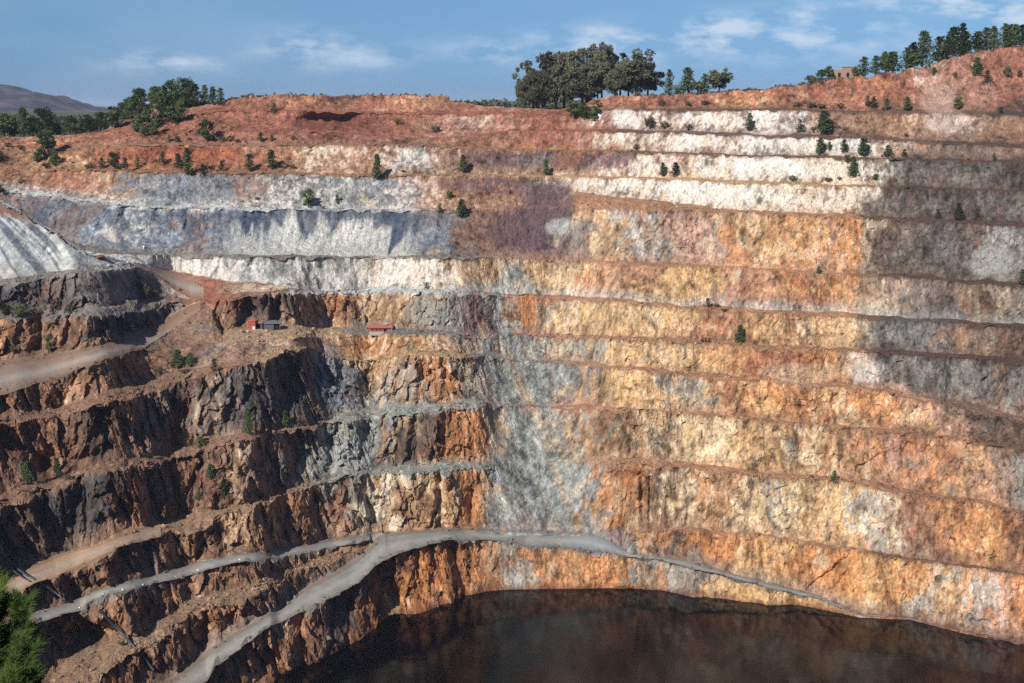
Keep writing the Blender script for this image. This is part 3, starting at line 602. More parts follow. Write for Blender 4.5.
def make_tree(kind, seed, fine):
    """unit tree, height 1: returns (trunk mesh, crown mesh)"""
    rn = random.Random(seed); TV, TF, CV, CF = [], [], [], []
    nl = {0: 5, 1: 14, 2: 34}[fine]; ls = {0: .12, 1: .085, 2: .055}[fine]
    if kind == 'pine':          # irregular young pine, tapering
        lean = rn.uniform(-.04, .04); cone_tube(TV, TF, (0, 0, -.12), (lean, 0, .55), .028, .018); cone_tube(TV, TF, (lean, 0, .55), (lean * 1.5, 0, .97), .018, .004)
        for k in range(26 if fine else 20):
            z = .10 + .84 * (k / 25 if fine else k / 19); w = .25 * (1 - z) ** .75 * min(1, z * 6) * rn.uniform(.45, 1.25) + .02; an = k * 2.4 + rn.uniform(-.5, .5)
            c = (lean + math.cos(an) * w * .75, math.sin(an) * w * .75, z + rn.uniform(-.02, .02)); cone_tube(TV, TF, (lean, 0, z - .03), c, .008, .003, 4)
            leafs(CV, CF, c, .055 + w * .45, nl * 2, ls, rn, .75)
    elif kind == 'round':       # stone-pine / oak like crown on a short stem
        cone_tube(TV, TF, (0, 0, -.12), (.02, 0, .35), .045, .03)
        for k in range(34):
            an = k * 2.4; z = .12 + .78 * rn.random(); w = .36 * math.sqrt(max(.05, 1 - ((z - .5) / .48) ** 2)) * rn.uniform(.35, 1.05)
            c = (math.cos(an) * w, math.sin(an) * w, z); cone_tube(TV, TF, (.02, 0, .3), c, .014, .004, 4); leafs(CV, CF, c, rn.uniform(.10, .17), int(nl * 2.6), ls * 1.1, rn, .8)
    elif kind == 'bush':
        for k in range(6): 
            an = k * 1.05; cone_tube(TV, TF, (0, 0, -.1), (math.cos(an) * .3, math.sin(an) * .3, .55), .03, .008, 4)
        for k in range(16):
            an = k * 2.4; r = .42 * math.sqrt(rn.random()); c = (math.cos(an) * r, math.sin(an) * r, .18 + .55 * rn.random() * (1 - r)); leafs(CV, CF, c, rn.uniform(.12, .22), nl * 2, ls * 1.5, rn, .8)
    elif kind == 'column':      # slender conifer
        cone_tube(TV, TF, (0, 0, -.12), (0, 0, .95), .022, .005)
        for k in range(18):
            z = .08 + .86 * k / 17; w = .11 * (1 - z) ** .5 * rn.uniform(.5, 1.1) + .015; an = k * 2.4; c = (math.cos(an) * w, math.sin(an) * w, z); leafs(CV, CF, c, .05 + w * .4, nl * 2, ls, rn, 1.1)
    elif kind == 'euc':         # tall open eucalyptus: several limbs, separate clumps
        for q in range(7):
            an = q * .9 + rn.uniform(-.3, .3); top = Vector((math.cos(an) * .25, math.sin(an) * .25, rn.choice([rn.uniform(.66, .93), rn.uniform(.34, .6)]))); mid = Vector((top.x * .3, top.y * .3, .16 + .2 * rn.random()))
            cone_tube(TV, TF, (0, 0, -.12), (0, 0, .2), .032, .026); cone_tube(TV, TF, (0, 0, .18), mid, .02, .014, 5); cone_tube(TV, TF, mid, top, .014, .005, 5)
            for k in range(11):
                c = mid.lerp(top, rn.uniform(.05, 1.1)) + Vector((rn.gauss(0, .085), rn.gauss(0, .085), rn.gauss(0, .05))); cone_tube(TV, TF, mid, c, .006, .002, 3); leafs(CV, CF, c, rn.uniform(.06, .12), int(nl * 2.6), ls * 1.0, rn, .85)
    m = {'pine': ML['pine'], 'round': ML['oak'], 'bush': ML['dry'], 'column': ML['pine'], 'euc': ML['euc']}[kind]
    return me_py('trunk', TV, TF, MBe if kind == 'euc' else MB_, True), me_py('crown', CV, CF, m)
LIB = {}
for kd in ('pine', 'round', 'bush', 'column', 'euc'):
    for fn in (0, 1, 2): 
        if fn == 2 and kd in ('bush', 'column'): continue
        LIB[kd, fn] = [make_tree(kd, 10 * fn + q + len(kd), fn) for q in range(3)]
NAME = {'pine': ('pine_tree', 'pine'), 'round': ('round_crowned_tree', 'tree'), 'bush': ('shrub', 'shrub'), 'column': ('slender_conifer', 'conifer'), 'euc': ('eucalyptus_tree', 'eucalyptus')}
ORD = ['first', 'second', 'third', 'fourth', 'fifth', 'sixth', 'seventh', 'eighth', 'ninth', 'tenth', 'eleventh', 'twelfth', 'thirteenth', 'fourteenth', 'fifteenth', 'sixteenth', 'seventeenth', 'eighteenth', 'nineteenth', 'twentieth']
LOOK = {'pine': 'dark green pine', 'round': 'round bushy tree', 'bush': 'low olive shrub', 'column': 'thin dark conifer', 'euc': 'open grey-green eucalyptus'}
tc_ = 0
def plant(lst, place, group, rim=None):
    """lst: (px, base y, height px, width px or 0, kind[, back])"""
    global tc_
    per = {}
    for t in lst: per.setdefault(t[4], []).append(t)
    for kd, ts in per.items():
        ts.sort(key=lambda t: (t[0], t[1]))
        hs = sorted(t[2] for t in ts)
        for q, t in enumerate(ts):
            back = t[5] if len(t) > 5 else 0
            p_ = rim_at(t[0], back) if rim else ground_at(t[0], t[1])
            sc = scale_at(p_); base_py = proj(p_.x, p_.y, p_.z)[1]
            h = (t[2] + ((base_py - t[1]) if rim else 0)) / sc * 1.03
            fine = 0 if t[2] < 14 else (1 if t[2] < 30 else 2)
            if kd in ('bush', 'column'): fine = min(fine, 1)
            tm_, cm_ = LIB[kd, fine][tc_ % 3]; tc_ += 1
            nat = {'pine': .46, 'round': .86, 'bush': 1.1, 'column': .30, 'euc': .74}[kd]
            wf = (t[3] / t[2] / nat) if t[3] else random.Random(tc_).uniform(.85, 1.15)
            if rim: wf *= t[2] / (h * sc / 1.03)
            o = empty(NAME[kd][0], p_, random.Random(tc_ * 7).uniform(0, 6.28), (h * wf, h * wf, h))
            child('trunk', tm_, o); child('crown', cm_, o)
            ex = ''
            if len(hs) > 2 and t[2] == hs[-1] and hs[-2] < hs[-1]: ex = 'tallest '
            pos = f'{ORD[q]} from the left' if len(ts) > 1 else ''
            if len(ts) == 2: pos = ('left' if q == 0 else 'right') + ' one of two'
            lab = f"{ex}{LOOK[kd]} {place}" + (f", {pos}" if pos else '')
            tag(o, lab, NAME[kd][1], group)
P, O_, S_, N_, E_ = 'pine', 'round', 'bush', 'column', 'euc'
G1 = 'trees and shrubs growing on the quarry benches'
plant([(3,193,14,18,S_),(7,161,12,13,O_),(26,183,7,0,S_),(44,162,14,0,O_),(54,155,26,21,O_),(60,165,16,12,O_),(51,168,9,0,S_),(17,146,7,9,S_),(28,149,7,9,S_)], 'on the tan slope at far left', G1)
plant([(92,168,6,12,S_),(104,169,11,7,P),(116,169,17,13,O_),(126,169,12,8,P),(138,168,13,6,P),(163,165,13,7,P),(178,169,15,9,P),(188,175,27,12,P),(204,176,12,8,P),(212,171,9,0,S_),(222,171,10,7,P),(250,171,17,9,P)], 'on the red bench above the blue slope', G1)
plant([(170,141,6,5,P),(178,142,6,7,O_),(207,142,22,18,O_),(222,142,8,0,S_),(230,142,9,9,S_),(238,143,6,0,S_),(190,141,5,0,S_)], 'on the orange bench under the knoll', G1)
plant([(257,200,5,0,S_),(261,142,10,7,P),(272,142,7,5,P),(293,140,6,7,S_),(436,133,11,11,S_),(398,124,8,9,S_),(274,112,10,7,O_)], 'near the dark red cutting', G1)
plant([(272,169,18,11,P),(285,169,9,9,S_),(293,169,6,7,S_),(378,180,26,10,P),(463,173,18,9,P),(403,172,4,6,S_)], 'on the pinkish bench left of centre', G1)
plant([(309,206,17,13,O_),(324,209,5,5,S_),(338,204,9,6,P),(450,200,9,8,O_),(462,217,17,12,P),(440,212,9,6,P),(456,245,5,0,S_)], 'above the blue-grey talus', G1)
plant([(546,175,15,7,P),(636,150,9,7,S_),(662,176,14,7,P),(675,176,14,7,N_),(650,129,18,14,S_),(664,129,11,10,S_),(749,131,17,8,P),(690,130,9,0,S_)], 'on the white benches', G1)
plant([(865,106,10,5,N_),(871,109,12,6,N_),(883,110,12,8,P),(903,110,14,8,P),(951,109,12,10,O_),(992,112,7,5,N_)], 'on the highest red bench', G1)
plant([(797,107,7,10,S_),(811,108,9,12,S_),(822,109,7,10,S_),(840,108,7,10,S_)], 'below the orange face', G1)
plant([(926,75,9,6,O_),(946,77,7,6,S_),(967,74,17,11,P),(977,83,13,8,P),(995,76,15,10,S_),(1007,77,7,6,O_)], 'under the right rim pines', G1)
plant([(800,132,13,8,P),(822,134,23,17,P),(839,128,4,0,S_),(904,137,6,5,S_)], 'on the second bench, upper right', G1)
plant([(820,154,17,10,P),(829,150,8,6,P),(844,153,13,8,P),(863,155,17,13,P),(887,157,12,9,P),(903,157,8,6,P),(989,160,8,5,P),(916,158,5,0,S_)], 'on the cream bench, upper right', G1)
plant([(853,178,21,9,P),(847,163,8,7,O_),(875,181,8,7,O_),(793,181,9,10,S_),(839,180,5,5,S_),(828,181,6,9,S_)], 'on the yellow bench, upper right', G1)
plant([(959,221,18,9,P),(937,219,10,6,P),(818,273,7,4,N_),(1022,284,15,8,P)], 'by the dark grey right wall', G1)
plant([(740,343,18,10,P),(707,307,9,7,P),(706,342,6,13,S_),(717,307,5,8,S_),(725,311,4,9,S_),(834,482,12,8,P),(427,289,7,5,P),(812,478,4,0,S_)], 'on the tan middle wall ledges', G1)
plant([(140,291,14,11,S_),(146,300,22,12,S_),(156,298,10,12,S_),(56,309,15,12,S_),(70,312,11,12,S_),(20,316,12,14,O_),(6,316,14,12,O_),(34,314,10,12,S_)], 'under the dark upper left cliff', G1)
plant([(50,350,17,10,O_),(14,353,14,9,S_),(177,368,19,12,P),(191,367,14,9,P),(215,372,13,8,P),(185,373,6,14,S_),(160,373,9,8,S_),(122,361,7,9,S_)], 'beside the upper haul road', G1)
plant([(249,434,26,9,P),(187,447,19,9,P),(200,446,10,12,P),(285,427,17,8,P),(297,424,8,7,S_)], 'below the tallest dark left cliff', G1)
plant([(27,484,24,12,P),(59,478,21,9,P),(148,458,8,9,S_),(68,479,6,14,S_)], 'on the rusty ledge at left edge', G1)
plant([(211,479,15,9,P),(225,499,20,14,P),(199,501,11,8,P),(261,498,7,9,S_),(118,646,9,9,S_)], 'on the lower left cliffs', G1)
# left rim
G2 = 'trees of the left rim'
kn = [(118,128,22,17,O_),(126,120,18,15,O_),(134,119,21,17,O_),(143,112,24,20,O_),(141,132,18,15,O_),(150,128,20,17,O_),(158,108,22,18,O_),(156,134,16,13,O_),(166,112,27,17,O_),(163,124,18,15,O_),(174,109,28,17,O_),(172,124,18,16,O_),(182,108,31,18,O_),(180,122,20,17,O_),(190,107,28,16,O_)]
plant(kn, 'crowding the left knoll', G2)
plant([(146,138,12,12,O_),(196,106,22,12,P),(205,104,18,9,P),(213,105,18,9,P),(221,105,17,9,P)], 'at the right edge of the knoll', G2)
plant([(4,139,25,20,O_,6),(14,139,24,20,O_,16),(24,139,31,15,P,8),(34,139,22,18,O_,20),(46,138,29,24,O_,7),(57,137,20,18,O_,18),(70,136,20,20,O_,9),(81,135,14,14,O_,24),(90,134,19,18,O_,8),(101,132,20,17,O_,14),(110,131,18,16,O_,10)], 'in the far left skyline row', G2, rim=True)
# eucalyptus clump
G3 = 'trees of the rim above the white benches'
plant([(525,104,36,22,E_,4),(541,108,48,34,E_,8),(556,109,56,36,E_,14),(572,112,60,34,E_,6),(590,108,60,32,E_,12),(602,104,60,26,E_,20),(582,118,44,38,E_,2),(620,98,44,28,E_,16),(634,98,46,36,E_,6),(648,98,40,28,E_,14),(616,98,36,24,E_,4),(533,108,40,30,E_,12),(564,114,64,40,E_,10),(586,114,52,34,E_,5),(598,110,66,24,E_,9),(628,98,38,26,E_,18)], 'in the big skyline grove', G3, rim=True)
plant([(669,95,24,11,P,5),(678,95,11,11,O_,8),(689,95,27,17,P,9),(698,94,13,14,O_,6),(704,94,20,12,P,12),(719,93,29,24,E_,7)], 'right of the big grove', G3, rim=True)
plant([(574,118,16,16,O_),(584,119,16,17,O_),(594,120,14,14,O_),(574,106,8,9,S_),(662,106,9,8,S_),(688,106,8,8,S_),(705,105,7,10,S_),(600,108,8,8,S_),(552,108,7,10,S_)], 'at the foot of the grove', G3)
# right rim
G4 = 'trees of the right rim'
plant([(812,83,14,14,S_,5),(822,82,13,13,O_,4),(829,80,14,10,O_,6),(856,78,12,11,O_,3),(863,77,20,12,P,7),(875,75,18,14,P,5),(886,74,22,18,O_,8),(893,72,20,16,P,4),(905,73,25,14,P,3)], 'near the ruined skyline building', G4, rim=True)
plant([(912,69,25,16,P,8),(922,68,36,19,P,5),(914,73,20,16,O_,2),(939,63,26,16,P,7),(947,60,22,13,P,14),(952,59,31,17,P,4),(961,57,32,17,P,9),(966,57,24,15,P,16),(976,54,22,14,P,6),(985,52,24,15,P,12)], 'in the tall right skyline stand', G4, rim=True)
plant([(993,51,24,12,P,9),(1003,49,25,13,P,4),(1009,48,22,13,P,15),(1014,48,23,13,P,8),(1022,47,22,13,P,5),(1033,46,26,14,P,9)], 'at the right skyline edge', G4, rim=True)

# ------------------------------------------------------------------ far woodland strips and rim scrub (uncountable)
def scatter(name, label_mat, pts, size, nleaf, seed):
    rn = random.Random(seed); V_, F_ = [], []
    for p_ in pts: leafs(V_, F_, (p_[0], p_[1], p_[2] + size * .25 * p_[3]), size * p_[3] * .5, nleaf, size * .45 * p_[3], rn, .8)
    o = bpy.data.objects.new(name, me_py(name, V_, F_, label_mat)); COL.objects.link(o); return o
rn = random.Random(3)
pts = []
for _ in range(700):
    px = rn.uniform(440, 620); y = rn.uniform(1250, 1500); top = ray(px, 100 + rn.uniform(-1.5, 4))[1] * y + HC
    pts.append((ray(px, 106)[0] * y, y, top - 8, rn.uniform(.7, 1.4)))
    pts.append((ray(px, 106)[0] * y, y, top - 16, rn.uniform(.9, 1.5)))
for _ in range(500):
    px = rn.uniform(-60, 240); y = rn.uniform(1150, 1500); pts.append((ray(px, 106)[0] * y, y, HC - 24 + rn.uniform(0, 8), rn.uniform(.7, 1.4)))
o = scatter('far_woodland', leaf_mat('far_wood_leaves', (.055, .068, .045)), pts, 9, 12, 4)
tag(o, 'low dark strip of distant woodland behind the rim', 'woodland', kind='stuff')
pts = []
for _ in range(420):
    px = rn.choice([rn.uniform(700, 860), rn.uniform(740, 850), rn.uniform(258, 450), rn.uniform(955, 1024), rn.uniform(640, 760), rn.uniform(225, 262)]); q = rim_at(px, rn.uniform(0, 9)); pts.append((q.x, q.y, q.z, rn.uniform(.4, 1.1)))
for _ in range(160):
    px = rn.uniform(-20, 260); q = ground_at(px, rn.uniform(112, 172)); pts.append((q.x, q.y, q.z, rn.uniform(.35, .9)))
o = scatter('rim_scrub', ML['dry'], pts, 2.4, 14, 5); tag(o, 'low olive and brown scrub fringing the rim of the pit', 'scrub', kind='stuff')
# scrub tufts on the ledges
pts = []
for _ in range(1500):
    i = rn.randrange(5, NR - 1); j = rn.randrange(60, NC - 60)
    if STR[rows_i[i]][2] != 'berm' or road_m[i, j]: continue
    if vnoise(np.array([VX[i, j] / 40]), np.array([VY[i, j] / 40]), np.array([VZ[i, j] / 40]), 600)[0] < -.1: continue
    pts.append((VX[i, j], VY[i, j], VZ[i, j] - .1, rn.uniform(.3, 1.0)))
o = scatter('ledge_scrub', ML['dry'], pts, 1.6, 8, 6); tag(o, 'tufts of dry scrub along the quarry ledges', 'scrub', kind='stuff')

# ------------------------------------------------------------------ rubble lying on the ledges and along the road edges
rubv, rubf, rubc = [], [], []
ICO = None
import bmesh
bm_ = bmesh.new(); bmesh.ops.create_icosphere(bm_, subdivisions=1, radius=1); icv = np.array([v.co[:] for v in bm_.verts]); icf = np.array([[v.index for v in f.verts] for f in bm_.faces]); bm_.free()
nr_ = 0
berm_rows = [i for i in range(NR - 1) if STR[rows_i[i]][2] == 'berm']
for q in range(5200):
    i = rn.choice(berm_rows); j = rn.randrange(60, NC - 60)
    if road_m[i, j] and .2 < rows_s[i] < .8: continue
    k_ = rows_i[i]
    if LD[k_ + 1, j] - LD[k_, j] < 2.0: continue
    if VY[i + 1 if i + 1 < NR else i, j] - VY[i, j] > 8 and not road_m[i, j]: pass
    r = .25 + .85 * rn.random() ** 3
    jit = 1 + .35 * (rng.random(icv.shape[0])[:, None] - .5); sc3 = np.array([rn.uniform(.7, 1.3), rn.uniform(.7, 1.3), rn.uniform(.5, .9)]) * r
    rubv.append(icv * jit * sc3 + np.array([VX[i, j], VY[i, j], VZ[i, j] + r * .3])); rubf.append(icf + 12 * nr_ * (len(icv) / 12)); 
    rubc.append(np.repeat((ALB[i, j] * rn.uniform(.8, 1.35))[None], len(icv), 0)); nr_ += 1
nv = len(icv)
rubf = np.concatenate([icf + nv * k for k in range(nr_)])
o = mesh_np('rubble', np.concatenate(rubv), rubf, np.clip(np.concatenate(rubc), 0, .8)); setmat(o, MR); tag(o, 'broken rock scattered along ledges and road edges', 'rubble', kind='stuff')

# ------------------------------------------------------------------ single rocks and marker blocks
def boulder(px, py, size_px, name, label, cat, mat, squash=.7, group=None, seed=1):
    p_ = ground_at(px, py); r = size_px / scale_at(p_) / 2; rr = random.Random(seed)
    bm = bmesh.new(); bmesh.ops.create_icosphere(bm, subdivisions=3, radius=r)
    off = [Vector((rr.gauss(0, 1), rr.gauss(0, 1), rr.gauss(0, 1))).normalized() for _ in range(9)]; cut = [rr.uniform(.55, .9) for _ in off]
    for v in bm.verts:
        for n_, c_ in zip(off, cut):
            d = v.co.dot(n_) - r * c_
            if d > 0: v.co -= n_ * d
        v.co.z *= squash
    me = bpy.data.meshes.new(name); bm.to_mesh(me); bm.free(); me.materials.append(mat); o = bpy.data.objects.new(name, me); COL.objects.link(o); o.location = p_ + Vector((0, 0, r * squash * .45)); return tag(o, label, cat, group)
Mbo = simple('rust_boulder', (.13, .06, .04), .95, .3, 2, .4); Mgb = simple('grey_boulder', (.17, .14, .11), .95, .3, 2, .4)
boulder(101, 259, 10, 'boulder', 'rust-brown boulder lying on the pale flat below the spoil heap', 'boulder', Mbo, .6, seed=3)
boulder(183, 306, 4.5, 'boulder', 'pale boulder at the bend of the upper haul road', 'boulder', Mgb, .7, seed=4)
boulder(361, 553, 6, 'boulder', 'rusty boulder on the wedge tip where the two lower roads join', 'boulder', Mbo, .7, seed=5)
boulder(358, 547, 3.5, 'boulder', 'small dark boulder behind the rusty one where the roads join', 'boulder', Mbo, .9, seed=6)
boulder(328, 640, 8, 'boulder', 'grey boulder at the foot of the cliff by the dark water', 'boulder', Mgb, .8, seed=7)
for q, (a, b_) in enumerate([(143,581),(123,586),(176,576),(103,593),(165,571),(106,585),(123,582),(147,575)]):
    lab = 'small pale block marking the outer edge of the lower left road, %s from the left' % ['fourth', 'third', 'sixth', 'first', 'fifth', '', '', '']
    pass
eds = sorted([(78,608),(103,594),(123,590),(143,585),(176,578),(198,571),(240,560)])
Mwb = simple('white_painted_stone', (.62, .58, .52), .8, .15, 4)
for q, (a, b_) in enumerate(eds): boulder(a, b_, 2.6, 'marker_stone', f'small whitish stone on the outer edge of the grey left road, {ORD[q]} from the left', 'stone', Mwb, .9, 'marker stones along the grey road', seed=20 + q)
# ------------------------------------------------------------------ buildings
class MB:
    def __init__(s): s.v = []; s.f = []
    def box(s, x0, x1, y0, y1, z0, z1):
        i = len(s.v); s.v += [(x, y, z) for z in (z0, z1) for x, y in ((x0, y0), (x1, y0), (x1, y1), (x0, y1))]
        s.f += [(i, i + 3, i + 2, i + 1), (i + 4, i + 5, i + 6, i + 7)] + [(i + k, i + (k + 1) % 4, i + 4 + (k + 1) % 4, i + 4 + k) for k in range(4)]; return s
    def prism(s, pts, y0, y1):     # outline in x,z extruded along y
        i = len(s.v); n = len(pts); s.v += [(x, y0, z) for x, z in pts] + [(x, y1, z) for x, z in pts]
        s.f += [tuple(range(i, i + n)), tuple(range(i + 2 * n - 1, i + n - 1, -1))] + [(i + (k + 1) % n, i + k, i + n + k, i + n + (k + 1) % n) for k in range(n)]; return s
    def build(s, name, mat, root):
        o = child(name, me_py(name, s.v, s.f, mat), root); return o
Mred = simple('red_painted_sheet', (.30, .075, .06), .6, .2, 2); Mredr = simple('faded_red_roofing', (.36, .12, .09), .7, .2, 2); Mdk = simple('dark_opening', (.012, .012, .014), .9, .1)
Mconc = simple('grey_concrete', (.33, .32, .30), .9, .2, 3); Mgrs = simple('grey_sheet', (.09, .09, .105), .6, .2, 3); Mwh = simple('white_paint', (.75, .73, .70), .6, .1); Mbrk = simple('old_brick', (.30, .19, .14), .95, .35, 2, .2)
Mgl = simple('window_glass', (.03, .035, .04), .15, .1, 2, 0, .6)
def site(px0, px1, pyb):
    a = ground_at((px0 + px1) / 2, pyb); s = scale_at(a); return a, (px1 - px0) / s, s
# long red shed on the yard
a, L_, s = site(370.5, 393, 332); h = 7.6 / s; a.y -= 2.5; a.z += .1
r = empty('red_shed', a, math.radians(2)); tag(r, 'long low red shed with a dark doorway standing on the yard by the tan face', 'shed')
d = 5.0; x0, x1 = -L_ / 2, L_ / 2
w_ = MB(); dx0, dx1 = x0 + L_ * .63, x0 + L_ * .76
w_.box(x0, dx0, 0, .2, .5, h * .62); w_.box(dx1, x1, 0, .2, .5, h * .62); w_.box(dx0, dx1, 0, .2, h * .52, h * .62)
w_.box(x0, x0 + .2, .2, d, .5, h * .62); w_.box(x1 - .2, x1, .2, d, .5, h * .62); w_.box(x0 + .2, x1 - .2, d - .2, d, .5, h * .62); w_.build('wall', Mred, r)
MB().box(x0 - .15, dx0, -.12, d + .1, -1.5, .5).box(dx1, x1 + .15, -.12, d + .1, -1.5, .5).box(dx0, dx1, .3, d + .1, -1.5, .1).build('plinth', Mconc, r)
MB().prism([(x0 - .4, h * .62), (x1 + .4, h * .62), (x1 + .4, h * .72), (x0 - .4, h * .72)], -.7, d + .4).prism([(x0 - .3, h * .722), (x1 + .3, h * .722), (x1, h * .98), (x0, h * .98)], d * .25, d * .75).build('roof', Mredr, r)
MB().box(dx0 + .02, dx1 - .02, .35, .45, .1, h * .52).build('doorway', Mdk, r)
MB().box(dx0 - L_ * .02, dx0 + L_ * .16, .9, 2.6, h * .985, h * 1.35).build('roof_tank', Mconc, r)
for q in range(3):
    f = MB().box(x0 + L_ * (.1 + .17 * q), x0 + L_ * (.1 + .17 * q) + 1.0, -.04, -.005, h * .3, h * .48).build('window', Mgl, r)
# red hut
a, L_, s = site(249.2, 256.8, 329); h = 9.6 / s; a.y -= 2; a.z += .1
r = empty('red_hut', a, math.radians(-6)); tag(r, 'small red hut with a white door panel left of the dark grey shelter', 'hut')
MB().box(-L_ / 2, L_ / 2, 0, 4, -1.5, h * .86).build('wall', Mred, r)
MB().prism([(-L_ / 2 - .25, h * .862), (L_ / 2 + .25, h * .862), (L_ / 2 + .2, h * .93), (0, h), (-L_ / 2 - .2, h * .93)], -.3, 4.3).build('roof', Mredr, r)
MB().box(L_ * .12, L_ * .42, -.06, -.01, 0.0, h * .32).build('door', Mwh, r)
# open red lean-to
p2 = a + Vector((L_ * .5 + .35, 1.2, 0))
r = empty('lean_to', p2, math.radians(-6)); tag(r, 'low open red lean-to between the red hut and the grey shelter', 'lean-to'); w2_ = 6.0 / s
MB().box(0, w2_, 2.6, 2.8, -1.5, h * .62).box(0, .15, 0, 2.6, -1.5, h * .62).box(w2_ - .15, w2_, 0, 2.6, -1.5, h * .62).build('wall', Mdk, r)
MB().box(-.1, w2_ + .1, -.3, 3.0, h * .622, h * .72).build('roof', Mredr, r)
# grey shelter
a, L_, s = site(261.5, 281, 329); h = 8.2 / s; a.y -= 2.5; a.z += .1
r = empty('grey_shelter', a, math.radians(10)); tag(r, 'dark grey flat-roofed shelter beside the small red hut', 'shelter')
MB().box(-L_ / 2, L_ * .18, 0, 5, -1.5, h * .72).build('wall', Mgrs, r)
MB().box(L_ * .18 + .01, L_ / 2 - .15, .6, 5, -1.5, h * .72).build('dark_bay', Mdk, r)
MB().box(-L_ / 2 - .3, L_ / 2, -.4, 5.3, h * .722, h * .9).box(L_ * .02, L_ * .34, .3, 4, h * .902, h).build('roof', simple('dark_roof_sheet', (.13, .13, .14), .8), r)
MB().box(L_ / 2 - .3, L_ / 2 - .02, -.2, .1, -1.5, h * .72).build('post', Mgrs, r)
# ruined brick building on the right skyline
q0 = rim_at(844, 10); s = scale_at(q0); top = ray(844, 67.6)[1] * q0.y + HC; L_ = 22 / s; h = top - q0.z + .5
r = empty('ruined_building', (q0.x, q0.y, q0.z - .5), math.radians(-4)); tag(r, 'roofless brown brick building on the right skyline among low pines', 'building')
MB().prism([(-L_ / 2, 0), (L_ / 2, 0), (L_ / 2, h), (-L_ * .12, h), (-L_ * .14, h * .88), (-L_ / 2, h * .82)], 0, .5).box(-L_ / 2, -L_ / 2 + .5, .502, 9, 0, h * .82).box(L_ / 2 - .5, L_ / 2, .502, 9, 0, h).box(-L_ / 2 + .5, L_ / 2 - .5, 8.5, 9, 0, h * .85).build('wall', Mbrk, r)
MB().box(-L_ * .13, L_ / 2 + .25, -.25, .8, h + .003, h + .6).build('coping', simple('rust_tiles', (.26, .13, .09), .9), r)
for q in range(2): MB().box(L_ * (-.3 + .38 * q), L_ * (-.3 + .38 * q) + 1.6, -.03, -.005, h * .3, h * .62).build('window', Mdk, r)

# ------------------------------------------------------------------ pipelines down the left benches
def pipe(name, pts, rad, mat, label, cat='pipe', lift=.5):
    P3 = []
    for k in range(len(pts) - 1):
        n = max(2, int(abs(pts[k + 1][0] - pts[k][0]) / 3))
        for q in range(n): P3.append((pts[k][0] + (pts[k + 1][0] - pts[k][0]) * q / n, pts[k][1] + (pts[k + 1][1] - pts[k][1]) * q / n))
    P3.append(pts[-1]); W3 = [ground_at(*p_) for p_ in P3]
    for _ in range(6): W3 = [W3[0]] + [Vector((W3[k - 1] + W3[k] * 2 + W3[k + 1]) / 4) for k in range(1, len(W3) - 1)] + [W3[-1]]
    W3 = [v + Vector((0, -2.6, lift + .6)) for v in W3]
    cu = bpy.data.curves.new(name, 'CURVE'); cu.dimensions = '3D'; cu.bevel_depth = rad; cu.bevel_resolution = 3; sp = cu.splines.new('POLY'); sp.points.add(len(W3) - 1)
    for v, pt in zip(W3, sp.points): pt.co = (*v, 1)
    cu.materials.append(mat); o = bpy.data.objects.new(name, cu); COL.objects.link(o)
    dg = bpy.context.evaluated_depsgraph_get(); me = bpy.data.meshes.new_from_object(o.evaluated_get(dg)); bpy.data.objects.remove(o)
    me.name = name; o = bpy.data.objects.new(name, me); COL.objects.link(o); return tag(o, label, cat, 'pipelines laid down the left benches')
Mpb = simple('black_polyethylene', (.035, .045, .065), .45, .15, 1, 0, .4)
pipe('pipeline', [(-14, 536), (0, 549), (22, 571), (46, 585)], .42, Mpb, 'blue-black pipe descending from the left edge across the tan ledge, upper of a close pair')
pipe('pipeline', [(-14, 541), (0, 554), (20, 575), (44, 588)], .30, Mpb, 'thinner blue-black pipe just below its twin at the left edge')
pipe('pipeline', [(46, 584), (56, 592), (67, 600)], .42, Mpb, 'short blue-black pipe dropping from the tan ledge to the grey road')
pipe('pipeline', [(100, 610), (112, 623), (124, 637), (138, 652), (151, 670)], .5, Mpb, 'dark pipe running down the broken slope below the grey road')
# barrier at the road end: red and white boards on feet
a = ground_at(41, 624.5); s = scale_at(a)
r = empty('road_barrier', a + Vector((0, -.3, 0)), math.radians(-12)); tag(r, 'low red and white barrier at the end of the grey road, lower left', 'barrier'); L_ = 8.5 / s; n = 6
for q in range(n):
    MB().box(-L_ / 2 + L_ * q / n, -L_ / 2 + L_ * (q + 1) / n, -.05, .05, .45, 1.15).build('stripe_board', Mwh if q % 2 == 0 else Mred, r)
for q in (-.35, .35): MB().box(L_ * q - .1, L_ * q + .1, -.35, .35, -.2, .12).box(L_ * q - .07, L_ * q + .07, .051, .12, .12, 1.15).build('foot', Mconc, r)
# sign panel and marker posts beyond the flat
def post(px, py, hpx, label, mat=Mwh):
    a = ground_at(px, py); s = scale_at(a); r = empty('marker_post', a); tag(r, label, 'post'); h = hpx / s
    MB().box(-.22, .22, -.1, .1, -.5, h * .6).build('post', mat, r); MB().box(-.45, .45, -.16, -.102, h * .55, h).build('plate', mat, r)
post(143.5, 249, 3, 'tiny white marker post at the foot of the blue-grey slope')

